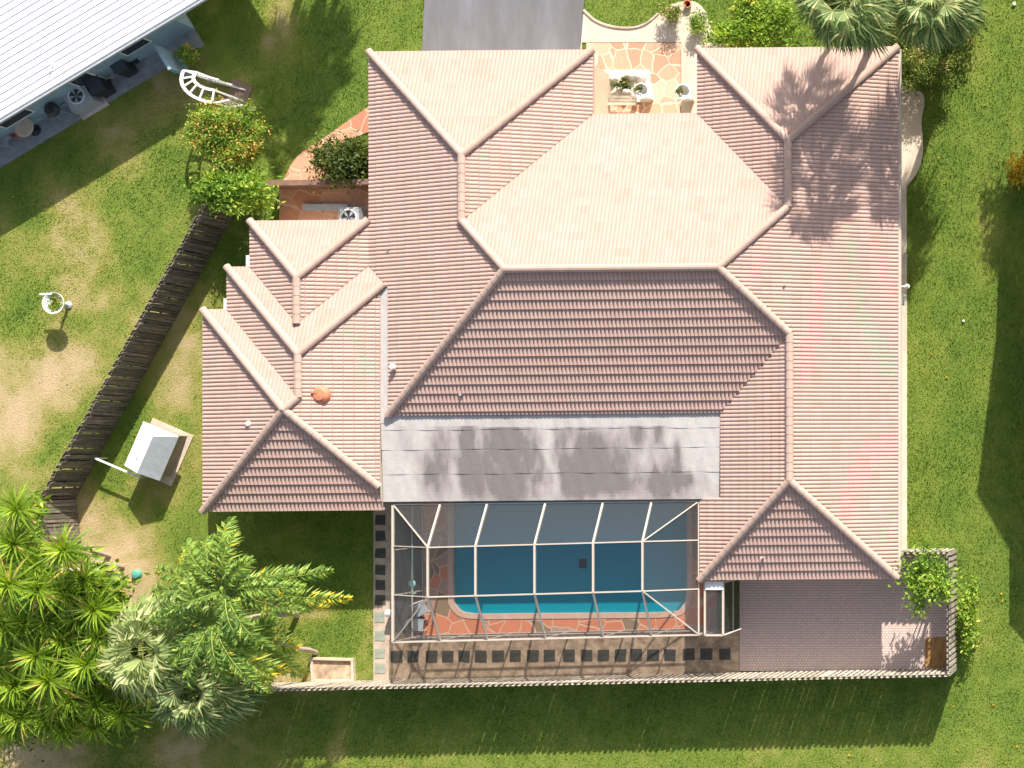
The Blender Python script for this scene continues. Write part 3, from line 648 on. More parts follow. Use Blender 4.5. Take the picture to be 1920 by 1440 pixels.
# ------------------------------------------------------------------ neighbour houses
e = Vector((.8575, .5145)); nrm = Vector((.5145, -.8575)); ZN = 2.45
O = Vector(wz(0, 224, ZN)); ang = math.atan2(e.y, e.x)
nb = thing('neighbour_house', 'white metal-roofed house with pale blue wall at the top left corner', 'house', (O.x, O.y, 0))
ML = Matrix.Translation((O.x, O.y, 0)) @ Matrix.Rotation(ang, 4, 'Z')
mb = MB(); mb.box(-12, 13.2, 0, 13, ZN-.12, ZN, .5, ML)
for k in range(48): y = .05+k*.272; mb.box(-12, 13.2, y-.018, y+.018, ZN+.002, ZN+.035, .5, ML)
nroof = mesh_obj('roof', mb, 'white_metal', nb)
mb = MB(); mb.box(-12, 13.2, -.10, -.005, ZN-.14, ZN-.01, .5, ML); mesh_obj('gutter', mb, 'grey', nb)
mb = MB(); mb.box(-11.6, 7.6, .45, 12.6, 0, ZN-.13, .5, ML); mesh_obj('wall', mb, 'blue_wall', nb)
for x0, x1, z0, z1 in ((-6, -4.4, .9, 2.0), (-.8, .6, .9, 2.0), (2.6, 3.5, .05, 2.05), (5, 6.2, .9, 2.0)):
    mb = MB(); mb.box(x0, x1, .41, .449, z0, z1, .5, ML); w_ = mesh_obj('window' if z0 > .5 else 'door', mb, 'white', nb)
    mb = MB(); mb.box(x0+.07, x1-.07, .40, .409, z0+.07, z1-.07, .5, ML); mesh_obj('pane', mb, 'glass', w_)
x, y = wz(90, 118, ZN+.3); mb = MB(); mb.tube([(x, y, ZN-.02), (x, y, ZN+.35)], .03, 8); mesh_obj('vent_pipe', mb, 'white', nroof)
pd = MB(); pd.box(-8, 7.6, -.35, .44, -.05, .04, .5, ML); o = struct('neighbour_patio', pd, simple('grey_slab', (.30, .32, .34), (.2, .21, .23), 3)); HARD.append([tuple((ML @ Vector(p))[:2]) for p in ((-8, -.35, 0), (7.6, -.35, 0), (7.6, 1, 0), (-8, 1, 0))])
# house beyond the right edge of the frame (its shadow falls on the lawn)
rh = thing('side_neighbour_house', 'two-storey neighbour house standing just outside the right edge, casting its shadow on the lawn', 'house', (*g(2100, 600), 0))
poly = pxs([(1999, 0), (1991, 250), (1955, 552), (2016, 655), (2300, 655), (2300, 0)]); poly = poly[::-1] if area(poly) < 0 else poly
wl = offset(poly, -.35); mb = MB(); mb.prism(wl, 0, 5.0); mesh_obj('wall', mb, 'stucco', rh)
mb = MB(); mb.prism(poly, 5.0, 5.15); cxp = (g(2150, 300)[0], g(2150, 300)[1]); n = len(poly)
mb.add([(p[0], p[1], 5.15) for p in poly]+[(cxp[0], cxp[1]+1, 6.3)], [(i, (i+1) % n, n) for i in range(n)]); mesh_obj('roof', mb, 'asphalt_shingle', rh)
lp = pxs([(1955, 480), (2300, 480), (2300, 1012), (1984, 1012), (1955, 980)]); lp = lp[::-1] if area(lp) < 0 else lp
mb = MB(); mb.prism(offset(lp, -.35), 0, 2.5); mesh_obj('wing_wall', mb, 'stucco', rh); mb = MB(); mb.prism(lp, 2.5, 2.62); mesh_obj('wing_roof', mb, 'asphalt_shingle', rh)
mb = MB(); a = g(1968, 800); mb.box(a[0]-.05, a[0]+.02, a[1]-.6, a[1]+.6, .9, 2.0); mesh_obj('window', mb, 'glass', rh)

# ------------------------------------------------------------------ plants
def leaf(mb, p, d, side, Ln, wd, t, droop=.0):
    m_ = p+d*Ln*.5; tip = p+d*Ln-Vector((0, 0, droop*Ln))
    mb.add([p, m_+side*wd/2, tip, m_-side*wd/2], [(0, 1, 2, 3)], t)
def rdir(r, up=0.0):
    while 1:
        v = Vector((r.uniform(-1, 1), r.uniform(-1, 1), r.uniform(-1, 1)))
        if .1 < v.length < 1: break
    v.normalize(); v.z += up; return v.normalized()
def foliage(mb, c, rad, n, size, r, clumps=14, spread=.33, hollow=.45):
    c = Vector(c); cl = []
    for _ in range(clumps):
        d = rdir(r, .25); q = r.uniform(hollow, 1)
        cl.append((Vector((d.x*rad[0]*q, d.y*rad[1]*q, d.z*rad[2]*q)), r.gauss(0, .16), r.uniform(.6, 1.3)))
    for _ in range(n):
        o_, tb, sc = cl[r.randrange(clumps)]
        p = c+o_+Vector((r.gauss(0, spread*rad[0])*sc, r.gauss(0, spread*rad[1])*sc, r.gauss(0, spread*rad[2]*.8)*sc))
        if p.z < .05: p.z = r.uniform(.05, .3)
        d = rdir(r, .15); s = d.cross(rdir(r, .6)).normalized()
        leaf(mb, p, d, s, size*r.uniform(.6, 1.4), size*r.uniform(.35, .6), min(1, max(0, r.gauss(.5, .2)+tb)), .15)
def strap(mb, c, az, el, Ln, wd, r, droop=.5, t=.5, seg=4):
    h = Vector((math.cos(az), math.sin(az), 0)); s = Vector((-math.sin(az), math.cos(az), 0)); p = Vector(c); e_ = el; vs = []
    for i in range(seg+1):
        q = i/seg; w_ = wd*(.55+.9*q if q < .4 else 1.15*(1-q)/.6)*.5; w_ = max(w_, .003)
        vs += [p-s*w_, p+s*w_]; p = p+(h*math.cos(e_)+Vector((0, 0, math.sin(e_))))*(Ln/seg); e_ -= droop*2/seg*(q+.3)
    mb.add(vs, [(2*i, 2*i+1, 2*i+3, 2*i+2) for i in range(seg)], t)
def rosette(mb, c, rad, n, r, wd=.075, dull=0):
    for k in range(n):
        q = k/n; el = math.radians(82-105*q+r.uniform(-8, 8)); Ln = rad*(.62+.5*q)*r.uniform(.8, 1.15)
        t = min(1, max(0, r.gauss(.62-.35*q, .14))); t = 1 if r.random() < .10*q else t
        strap(mb, c, k*2.399+r.uniform(-.2, .2), el, Ln, wd*r.uniform(.8, 1.2), r, r.uniform(.35, .9), t)
def frond(mb, c, az, el, Ln, r, leafL=.55, n=34, droop=.9, tb=0, wd=.045):
    h = Vector((math.cos(az), math.sin(az), 0)); s = Vector((-math.sin(az), math.cos(az), 0)); p = Vector(c); e_ = el; pts = []
    for i in range(n+1):
        q = i/n; d = h*math.cos(e_)+Vector((0, 0, math.sin(e_))); pts.append((p.copy(), d)); p = p+d*(Ln/n); e_ -= droop*1.7/n*(.4+q)
    mb.tube([a[0] for a in pts[::6]], [.03*(1-i/(n/6+2)) for i in range(len(pts[::6]))], 4, .75, False)
    for i in range(3, n+1):
        q = i/n; ll = leafL*math.sin(math.pi*(.12+.84*q))**.7
        for sd in (-1, 1):
            d = (s*sd*r.uniform(.7, 1.1)+pts[i][1]*r.uniform(.5, 1.1)+Vector((0, 0, r.uniform(-.3, .6)))).normalized()
            sidev = d.cross(Vector((0, 0, 1))).normalized(); sidev = (sidev+Vector((0, 0, r.uniform(-.5, .5)))).normalized()
            leaf(mb, pts[i][0], d, sidev, ll*r.uniform(.6, 1.15), wd*1.5*r.uniform(.7, 1.3), min(1, max(0, r.gauss(.5+tb+(.42*(q-.72)*4 if tb > .11 and q > .72 else 0), .2))), r.uniform(.2, .8))
def fan(mb, c, az, el, pet, rad, r, n=30, tb=0, sw=.042):
    h = Vector((math.cos(az), math.sin(az), 0)); s = Vector((-math.sin(az), math.cos(az), 0)); up = Vector((0, 0, 1))
    d0 = (h*math.cos(el)+up*math.sin(el)).normalized(); e0 = Vector(c)+d0*pet*.6; e1 = e0+(d0-up*.35).normalized()*pet*.4
    mb.tube([c, e0, e1], [.022, .016, .012], 4, .8, False)
    d1 = (d0-up*.55).normalized()
    for k in range(n):
        a = (k/(n-1)-.5)*math.radians(230); q = 1-abs(k/(n-1)-.5)*.7
        d = (d1*math.cos(a)+s*math.sin(a)).normalized(); sd = d.cross(up).normalized()
        Ln = rad*q*r.uniform(.88, 1.08); t = min(1, max(0, r.gauss(.5+tb, .24)+(.14 if k % 2 else -.12)))
        m_ = e1+d*Ln*.55+up*(.03 if k % 2 else -.01); tip = e1+d*Ln-up*Ln*r.uniform(.15, .6)+sd*r.uniform(-.06, .06); wd = Ln*sw
        mb.add([e1, m_-sd*wd, tip, m_+sd*wd], [(0, 1, 2, 3)], t)
def trunk(mb, a, b_, r0, r1, r, wob=.08, n=7):
    a, b_ = Vector(a), Vector(b_); pts = [a.lerp(b_, i/n)+Vector((r.uniform(-wob, wob), r.uniform(-wob, wob), 0))*(1 if 0 < i < n else 0) for i in range(n+1)]
    mb.tube(pts, [r0+(r1-r0)*i/n for i in range(n+1)], 8)
    return pts
def shrub(name, label, cat, u, v, z, rad, n, size, mat, seed, clumps=14, group=None, stems=5, spread=.33, at3=False):
    r = random.Random(seed); x, y = wz(u, v, z); t = thing(name, label, cat, (x, y, 0), group)
    fm = MB(); foliage(fm, (x, y, z), rad, n, size, r, clumps, spread); mesh_obj('crown', fm, mat, t)
    sm_ = MB()
    for _ in range(stems):
        d = rdir(r); sm_.tube([(x+d.x*.1, y+d.y*.1, 0), (x+d.x*rad[0]*.3, y+d.y*rad[1]*.3, z*.5), (x+d.x*rad[0]*.6, y+d.y*rad[1]*.6, z+rad[2]*.3)], [.045, .03, .012], 6)
    mesh_obj('stems', sm_, 'bark', t); return t
def palm_fan(label, u, v, z, rad, nl, mat, seed, base=None, tr_=.16, group=None, cat='palm tree'):
    r = random.Random(seed); c = wz(u, v, z); b_ = base or c; t = thing('fan_palm', label, cat, (b_[0], b_[1], 0), group)
    tm = MB(); trunk(tm, (b_[0], b_[1], 0), (c[0], c[1], z), tr_*1.3, tr_, r); mesh_obj('trunk', tm, 'bark', t)
    fm = MB()
    for k in range(nl):
        q = k/nl; fan(fm, (c[0], c[1], z), k*2.399+r.uniform(-.2, .2), math.radians(75-110*q+r.uniform(-8, 8)), rad*.62*r.uniform(.85, 1.1), rad*.6*r.uniform(.85, 1.1), r, tb=.12-.35*q)
    mesh_obj('crown', fm, mat, t); return t

# lower-left: bright strap-leaved trees
def strap_tree(label, heads, seed, mat='l_rosette'):
    r = random.Random(seed); cx_ = sum(wz(*h[:3])[0] for h in heads)/len(heads); cy_ = sum(wz(*h[:3])[1] for h in heads)/len(heads)
    t = thing('dragon_tree', label, 'tree', (cx_, cy_, 0), 'strap-leaved trees in the lower left corner'); fm = MB(); tm = MB()
    for (u, v, z, rad) in heads:
        x, y = wz(u, v, z); rosette(fm, (x, y, z), rad*1.15, 84, r, .085); foliage(fm, (x-.1, y, z-.7), (.7, .65, .35), 110, .3, r, 6)
        hub = Vector((cx_-1.1+(x-cx_)*.6, cy_+(y-cy_)*.6, z*.5)); tm.tube([(cx_-.9+(x-cx_)*.3, cy_+(y-cy_)*.3, 0), hub, (x-.25, y, z*.8), (x, y, z)], [.11, .09, .06, .05], 7)
    mesh_obj('crown', fm, mat, t); mesh_obj('trunk', tm, 'bark_pale', t)
strap_tree('bright green strap-leaved tree with dense rosettes at the lower left, nearest the fan palm', [(180, 1142, 4.4, 1.15), (188, 1195, 4.0, 1.0), (165, 1245, 4.3, 1.15), (205, 1248, 3.4, .95), (120, 1200, 4.2, 1.0), (228, 1338, 2.6, .95), (185, 1322, 3.0, .9), (135, 1310, 3.4, 1.0), (150, 1270, 3.0, .9)], 11)
strap_tree('bright green strap-leaved tree whose rosettes reach the bottom left corner', [(70, 1228, 4.6, 1.15), (95, 1275, 4.5, 1.2), (40, 1345, 3.6, 1.0), (88, 1345, 3.3, .95), (120, 1368, 2.8, .9), (180, 1362, 2.4, .9), (30, 1285, 4.0, 1.1), (8, 1330, 3.8, 1.0), (50, 1300, 3.6, 1.0), (0, 1250, 4.2, 1.1), (20, 1370, 3.0, .9), (145, 1345, 2.6, .9), (110, 1320, 3.4, 1.0)], 12)
strap_tree('tall yellow-green strap-leaved tree with heavy heads over the fence end', [(35, 955, 6.0, 1.0), (122, 1030, 6.2, .95), (30, 1020, 5.6, 1.05), (20, 1095, 6.0, 1.2), (75, 1105, 5.4, 1.25), (125, 1110, 4.8, 1.1), (160, 1085, 4.6, .95), (190, 1100, 4.0, .9), (10, 1170, 5.0, 1.2), (50, 1165, 4.7, 1.1), (95, 1165, 4.4, 1.1), (70, 1060, 5.2, .9), (150, 1110, 4.4, 1.0), (195, 1130, 3.8, .8), (30, 1200, 4.2, 1.1), (0, 1060, 5.6, 1.2), (150, 1155, 4.2, 1.0)], 13)
# silver fan palm
palm_fan('silvery green fan palm between the strap-leaved trees and the feather palm', 300, 1215, 3.4, 2.1, 56, 'l_fan', 21, tr_=.17)
palm_fan('dark low fan palm leaning over the back fence below the feather palm', 385, 1290, 3.0, 1.9, 44, 'l_fan2', 22, tr_=.14)
# feather palms
r = random.Random(31)
def feather(label, base, tops, seed, fr_, mat='l_feather'):
    r = random.Random(seed); t = thing('feather_palm', label, 'palm tree', (*base, 0), 'feather palms left of the pool'); tm = MB(); fm = MB()
    for (u, v, z), angs in zip(tops, fr_):
        x, y = wz(u, v, z); trunk(tm, (base[0]+r.uniform(-.2, .2), base[1]+r.uniform(-.2, .2), 0), (x, y, z), .11, .075, r, .05)
        for az, Ln, el, tb in angs: frond(fm, (x, y, z), math.radians(az+r.uniform(-12, 12)*(tb < .11)), math.radians(el), Ln*r.uniform(.8, 1.05), r, tb=tb+r.uniform(-.1, .1) if tb < .11 else tb, droop=r.uniform(.7, 1.2), leafL=.62, n=58, wd=.05)
    mesh_obj('crown', fm, mat, t); mesh_obj('trunk', tm, 'bark_pale', t)
feather('dark green feather palm with a long frond reaching toward the pool cage', g(560, 1150), [(425, 1105, 4.6), (400, 1165, 4.2)],
        41, [[(82, 3.3, 38, .1), (95, 3.0, 45, .05), (70, 2.9, 50, 0), (112, 2.6, 40, .05), (3, 4.3, 27, .05), (-5, 4.9, 25, .12), (-12, 4.6, 27, .12), (-20, 4.0, 32, .05), (10, 3.7, 40, 0), (-8, 4.0, 38, 0), (155, 2.9, 35, .1), (170, 3.2, 30, 0), (188, 2.9, 35, -.05), (135, 2.7, 45, 0), (215, 2.8, 40, -.1), (-40, 3.2, 40, 0), (-60, 3.0, 45, -.05), (45, 2.6, 55, 0)],
              [(-38, 3.9, 30, .12), (-48, 4.2, 28, .05), (-58, 3.6, 35, 0), (-75, 3.0, 38, -.1), (-95, 3.0, 38, -.15), (-120, 2.7, 38, -.1), (-20, 3.0, 45, 0), (180, 2.6, 45, -.1), (150, 2.4, 50, -.1), (60, 2.6, 50, 0), (100, 2.4, 55, 0), (-140, 2.6, 40, -.1)]])
feather('small feather palm with drooping fronds beside the timber bed', g(590, 1215), [(495, 1195, 3.2)], 42, [[(-60, 2.3, 35, .12), (-45, 2.5, 30, .2), (-75, 2.4, 35, .05), (-100, 2.2, 35, 0), (-20, 1.9, 45, .1), (180, 2.0, 40, -.05), (140, 1.8, 50, 0), (60, 1.7, 55, 0), (-140, 2.0, 40, -.05)]])
# top-right palms
palm_fan('tall fan palm at the top right, over the corner hedge', 1752, -2, 5.8, 1.85, 42, 'l_fan2', 51, tr_=.14, group='fan palms by the front right corner')
palm_fan('tall fan palm overlapping the top of the right roof wing', 1590, 2, 7.1, 1.9, 34, 'l_fan2', 52, tr_=.14, group='fan palms by the front right corner')
palm_fan('fan palm mostly above the frame beside the flower bed', 1545, -48, 6.0, 1.5, 26, 'l_fan2', 53, tr_=.11, group='fan palms by the front right corner')
# palms beyond the top edge whose shadows lie on the left lawn
for i, (u, v, z) in enumerate([(590, 130, 7.2), (515, 145, 6.6), (535, 225, 6.9)]):
    gx_, gy_ = g(u, v); b_ = (gx_+SUN.x/SUN.z*z, gy_+SUN.y/SUN.z*z); r = random.Random(60+i)
    t = thing('fan_palm', 'fan palm beyond the top edge whose crown shadow falls on the left lawn', 'palm tree', (*b_, 0), 'palms beyond the top edge'); tm = MB(); trunk(tm, (*b_, 0), (*b_, z), .2, .15, r); mesh_obj('trunk', tm, 'bark', t); fm = MB()
    for k in range(30): fan(fm, (*b_, z), k*2.399, math.radians(60-95*k/30), .95*r.uniform(.75, 1.15), .85, r, 18, 0, .10)
    mesh_obj('crown', fm, 'l_fan2', t)

shrub('flowering_shrub', 'rounded shrub flecked with orange flowers beside the white garden arch', 'shrub', 428, 248, 1.6, (1.5, 1.3, .8), 15000, .125, 'l_croton', 71, 70, spread=.15)
shrub('small_tree', 'lime-green small tree at the upper end of the dark fence', 'tree', 440, 360, 1.7, (1.35, .85, .6), 4800, .19, 'l_lime', 72, 26, spread=.24)
shrub('leafy_shrub', 'dark green and bronze shrub against the house beside the terracotta path', 'shrub', 645, 300, 1.0, (1.15, 1.0, .7), 4600, .17, 'l_dark', 73, 22, spread=.26)
shrub('potted_croton', 'small yellow and red croton beside the white garden arch', 'plant', 352, 100, .7, (.42, .38, .4), 500, .14, 'l_croton', 74, 8)
shrub('round_hedge', 'clipped round hedge at the front right corner of the house', 'hedge', 1738, 128, .9, (1.15, .95, .65), 7500, .10, 'l_hedge', 75, 34, spread=.2)
shrub('courtyard_tree', 'lime-green tree in the patio corner by the slatted fence', 'tree', 1740, 1090, 2.5, (1.0, 1.1, .6), 2600, .2, 'l_lime', 76, 14, spread=.26)
shrub('trailing_vine', 'loose vine growing outside the right end of the patio fence', 'vine', 1812, 1150, .6, (.5, 1.5, .4), 1500, .17, 'l_lime', 77, 16, spread=.22)
shrub('yellow_croton', 'yellow-leaved plant cut by the right edge of the photo', 'plant', 1908, 318, .8, (.35, .55, .4), 500, .16, 'l_yellow', 78, 8)
shrub('low_shrub', 'small green shrub on the pale front walk, left of the bed', 'shrub', 1263, 25, .45, (.42, .4, .3), 1100, .10, 'l_hedge', 79, 10, group='low shrubs by the front walk')
shrub('low_shrub', 'small green shrub at the curve of the front walk', 'shrub', 1312, 42, .4, (.32, .5, .25), 900, .10, 'l_lime', 80, 8, group='low shrubs by the front walk')
for i, (u, v, rx_, ry_, s) in enumerate([(1355, 68, .65, .35, 'pale-tipped leafy plant at the left end of the flower bed'), (1395, 60, .7, .5, 'bright green leafy plant in the middle of the flower bed'), (1452, 45, .8, .9, 'tall bright green plant in the flower bed beneath the palms'), (1405, 15, .5, .45, 'small leafy plant at the top of the flower bed')]):
    shrub('bed_plant', s, 'plant', u, v, .5, (rx_, ry_, .35), 1500, .17, 'l_lime', 90+i, 12, group='leafy plants of the front flower bed')
shrub('bed_plant', 'dark understorey shrub below the two tall palms', 'shrub', 1650, 50, .8, (1.6, .8, .6), 3500, .17, 'l_dark', 97, 20)
shrub('bed_plant', 'dark shrub mass beneath the right palm crown', 'shrub', 1770, 40, .7, (1.1, 1.0, .55), 3000, .17, 'l_dark', 98, 20)
for i, (u, v, s) in enumerate([(60, 1300, 'low dark undergrowth beneath the strap-leaved trees, left'), (150, 1240, 'low dark undergrowth beneath the strap-leaved trees, right'), (70, 1130, 'low dark undergrowth beneath the tall strap-leaved tree'), (400, 1190, 'low dark undergrowth beneath the feather palm')]):
    shrub('undergrowth', s, 'shrub', u, v, .7, (1.9, 1.5, .5), 4500, .2, 'l_dark', 110+i, 30)
# off-frame tree edge on the right lawn shadow
rt = random.Random(120); z = 5; gp = g(1898, 400); b_ = (gp[0]+SUN.x/SUN.z*z, gp[1]+SUN.y/SUN.z*z); t = thing('broadleaf_tree', 'broadleaf tree beyond the right edge, its ragged shadow on the lawn', 'tree', (*b_, 0))
fm = MB(); foliage(fm, (*b_, z), (1.0, 1.4, .9), 3500, .2, rt, 16); mesh_obj('crown', fm, 'l_dark', t); tm = MB(); trunk(tm, (*b_, 0), (*b_, z), .15, .08, rt); mesh_obj('trunk', tm, 'bark', t)

# ------------------------------------------------------------------ garden things
def rot_box(mb, c, ang_, sx, sy, z0, z1, t=.5):
    M4 = Matrix.Translation((c[0], c[1], 0)) @ Matrix.Rotation(ang_, 4, 'Z'); mb.box(-sx/2, sx/2, -sy/2, sy/2, z0, z1, t, M4); return M4
# storage shed: two slopes and a small hip at the far end
sa = math.radians(66.5); sc_ = wz(281, 846, 1.15)
sh = thing('garden_shed', 'small white gabled garden shed standing between the dark fence and the house', 'shed', (*sc_, 0))
MS = Matrix.Translation((*sc_, 0)) @ Matrix.Rotation(sa, 4, 'Z')
mb = MB(); mb.box(-.90, .92, -.52, .66, 0, 1.0, .5, MS); mb.add([MS @ Vector(p) for p in [(-.90, -.66, 1.0), (-.90, .66, 1.0), (-.90, 0, 1.3)]], [(0, 2, 1)])
mesh_obj('wall', mb, simple('brown_grey_panel', (.34, .29, .26), None, 4), sh)
mb = MB(); th = .04; P = [(-.98, -.78, 1.0), (.98, -.78, 1.0), (.98, .80, 1.0), (-.98, .80, 1.0), (-.98, 0, 1.32), (.66, 0, 1.32)]
vs = [MS @ Vector(p) for p in P]+[MS @ Vector((p[0], p[1], p[2]+th)) for p in P]
mb.add(vs, [(0, 4, 5, 1), (1, 5, 2), (2, 5, 4, 3), (7, 8, 11), (8, 9, 10, 11), (0, 1, 7, 6), (1, 2, 8, 7), (2, 3, 9, 8), (0, 6, 10, 4), (4, 10, 9, 3)])
mesh_obj('roof', mb, 'white', sh)
mb = MB(); mb.add([vs[i] for i in (6, 7, 11, 10)], [(0, 1, 2, 3)]); mesh_obj('roof_panel', mb, simple('grey_panel', (.26, .29, .31), None, 3), sh)['label'] = 'grey right-hand roof slope'
mb = MB(); a = MS @ Vector((-.45, .3, 0)); mb.lathe((a.x, a.y, 1.2), [(.05, 0), (.05, .06), (0, .07)], 8); mesh_obj('vent_cap', mb, 'grey', sh)
mb = MB(); a, b_ = wz(178, 859, .75), wz(262, 895, .75); mb.bar((*a, .75), (*b_, .75), .075, .05); mb.bar((b_[0], b_[1], 0), (b_[0], b_[1], .75), .05, .05); mb.bar((a[0], a[1], 0), (a[0], a[1], .75), .05, .05)
single('white_rail', 'thin white rail running from the shed corner to the dark fence', 'rail', mb, 'white', (*a, 0))
mb = MB(); rot_box(mb, g(305, 848), sa, 2.3, 1.85, 0, .05); tag(mesh_obj('shed_slab', mb, M['timber'], None, (*sc_, 0)), 'tan slab showing along the right side of the white shed', 'slab')
# bowl planter on pedestal
c_ = wz(100, 568, .9); pl = thing('bowl_planter', 'white-rimmed round bowl planter on a pedestal on the left lawn', 'planter', (*c_, 0))
mb = MB(); mb.lathe((*c_, 0), [(.16, 0), (.16, .05), (.06, .12), (.05, .7), (.12, .76)], 14); mesh_obj('pedestal', mb, 'grey', pl)
mb = MB(); mb.lathe((*c_, .74), [(.1, 0), (.3, .06), (.42, .18), (.45, .19), (.45, .15), (.12, -.02)], 22)
mb.bar((c_[0]-.55, c_[1]+.36, .9), (c_[0]-.05, c_[1]+.38, .9), .07, .04); mesh_obj('bowl', mb, 'white', pl)
fm = MB(); foliage(fm, (*c_, .9), (.3, .3, .06), 380, .1, random.Random(5), 8); mesh_obj('plants', fm, 'l_croton', pl)
# valve dome, timber bed
c_ = g(258, 1077); mb = MB(); mb.lathe((*c_, 0), [(.2, 0), (.2, .1), (.15, .18), (0, .21)], 16); single('valve_cover', 'teal green dome on the lawn left of the feather palm', 'cover', mb, 'teal', (*c_, 0))
tb = thing('timber_bed', 'empty garden bed edged in pale timber beside the back fence', 'garden bed', (*g(625, 1255), 0))
cr = [g(587, 1234), g(664, 1236), g(665, 1276), g(590, 1275)]
for i in range(4): a, b_ = cr[i], cr[(i+1) % 4]; mb = MB(); q = Vector((b_[0]-a[0], b_[1]-a[1], 0)).normalized()*.055; mb.bar((a[0]+q.x, a[1]+q.y, .09), (b_[0]+q.x*-1+q.x*2, b_[1]+q.y, .09), .10, .18); mesh_obj('edging_board', mb, 'timber', tb)
mb = MB(); mb.prism([(p[0]*.998+cr[0][0]*.002, p[1]) for p in cr[::-1]], 0, .06); mesh_obj('soil', mb, 'dirt', tb)
HARD.append(cr)
# stepping stones
us = [745, 775, 810, 840, 871, 903, 935, 967, 1000, 1031, 1067, 1101, 1132, 1164, 1194, 1225, 1257, 1292, 1325, 1360]
proto = None
def stone_at(u, v, lab, grp, mat, s=.47):
    r = random.Random(int(u*7+v)); c_ = g(u, v); mb = MB(); k = s/2
    pts = [(c_[0]+x_*k+r.uniform(-.02, .02), c_[1]+y_*k+r.uniform(-.02, .02)) for x_, y_ in ((-1, -.93), (-.93, -1), (.93, -1), (1, -.93), (1, .93), (.93, 1), (-.93, 1), (-1, .93))]
    mb.prism(pts, 0, .058); single('stepping_stone', lab, 'paving stone', mb, mat, (*c_, 0), grp)
ords = ['first', 'second', 'third', 'fourth', 'fifth', 'sixth', 'seventh', 'eighth', 'ninth', 'tenth', 'eleventh', 'twelfth', 'thirteenth', 'fourteenth', 'fifteenth', 'sixteenth', 'seventeenth', 'eighteenth', 'nineteenth', 'last']
for i, u in enumerate(us): stone_at(u, 1231-(u-745)*.007, 'dark square paving stone behind the pool cage, %s from the left in its row' % ords[i], 'dark stones in the row behind the pool cage', 'stone_dark')
for i, v in enumerate([975, 1005, 1037, 1068, 1097, 1125]): stone_at(714, v, 'shade-toned square stone beside the pool cage, %s from the top' % ords[i], 'stones in the walk left of the pool cage', 'stone_dark', .42)  # dark slate puts the roof shade into the colour of these stones
for i, v in enumerate([1157, 1192, 1225, 1253]): stone_at(713, v, 'lit-toned grey-green square stone left of pool cage, %s of the lit ones' % ords[i], 'stones in the walk left of the pool cage', 'stone_lit_tone', .42)
# air conditioners
def ac(label, c_, ang_, s=.85, h=.75):
    t = thing('air_conditioner', label, 'air conditioner', (*c_, 0)); mb = MB(); M4 = rot_box(mb, c_, ang_, s, s, .06, h); mesh_obj('cabinet', mb, 'grey', t)
    mb = MB(); mb.lathe((*c_, h), [(.34, 0), (.36, .03), (.31, .04), (.30, .01)], 22); mesh_obj('fan_guard', mb, 'white', t)
    mb = MB(); 
    for k in range(5): a = k*1.257; mb.add([(c_[0], c_[1], h+.012), (c_[0]+.28*math.cos(a), c_[1]+.28*math.sin(a), h+.012), (c_[0]+.28*math.cos(a+.7), c_[1]+.28*math.sin(a+.7), h+.03)], [(0, 1, 2)])
    mesh_obj('fan', mb, 'dark', t)
    mb = MB(); rot_box(mb, c_, ang_, s+.25, s+.25, 0, .06); mesh_obj('pad', mb, 'concrete', t)
ac('grey condenser unit on a pad against the neighbour blue wall', wz(145, 180, .7), ang, 1.0)
ac('grey condenser unit beside the house in the shaded side yard', wz(655, 408, .7), 0)
# things along the neighbour's wall
c_ = wz(44, 238, .7); t = thing('round_table', 'round beige patio table by the neighbour wall', 'table', (*c_, 0)); mb = MB(); mb.lathe((*c_, .68), [(0, .04), (.40, .04), (.42, .02), (.40, 0), (0, 0)], 24); mesh_obj('table_top', mb, 'timber', t)
mb = MB(); mb.lathe((*c_, 0), [(.25, 0), (.25, .04), (.05, .1), (.05, .68)], 12); mesh_obj('pedestal', mb, 'dark', t)
for i, (u, v, lab) in enumerate([(5, 262, 'pale plastic garden chair at the left edge beside the round table'), (68, 212, 'pale plastic garden chair above the round table')]):
    c_ = wz(u, v, .4); t = thing('garden_chair', lab, 'chair', (*c_, 0), 'plastic garden chairs'); M4 = Matrix.Translation((*c_, 0)) @ Matrix.Rotation(ang+(1.2 if i else 2.4), 4, 'Z')
    mb = MB(); mb.box(-.24, .24, -.24, .24, .40, .44, .5, M4); mesh_obj('seat', mb, 'grey', t)
    mb = MB()
    for k in range(5): mb.box(-.22+k*.1, -.17+k*.1, .22, .26, .44, .85, .5, M4)
    mb.box(-.25, .25, .22, .26, .85, .9, .5, M4); mesh_obj('backrest', mb, 'grey', t)
    for x_ in (-.21, .21):
        for y_ in (-.21, .21): mb = MB(); mb.box(x_-.02, x_+.02, y_-.02, y_+.02, 0, .4, .5, M4); mesh_obj('leg', mb, 'grey', t)
c_ = wz(95, 205, .9); t = thing('kettle_grill', 'dark covered barbecue between the patio table and condenser', 'barbecue', (*c_, 0)); mb = MB(); mb.lathe((*c_, .6), [(0, 0), (.2, .04), (.3, .18), (.3, .26), (.2, .4), (0, .45)], 18); mesh_obj('body', mb, 'dark', t)
for k in range(3): mb = MB(); a = k*2.09; mb.tube([(c_[0]+.12*math.cos(a), c_[1]+.12*math.sin(a), .64), (c_[0]+.3*math.cos(a), c_[1]+.3*math.sin(a), 0)], .018, 6); mesh_obj('leg', mb, 'grey', t)
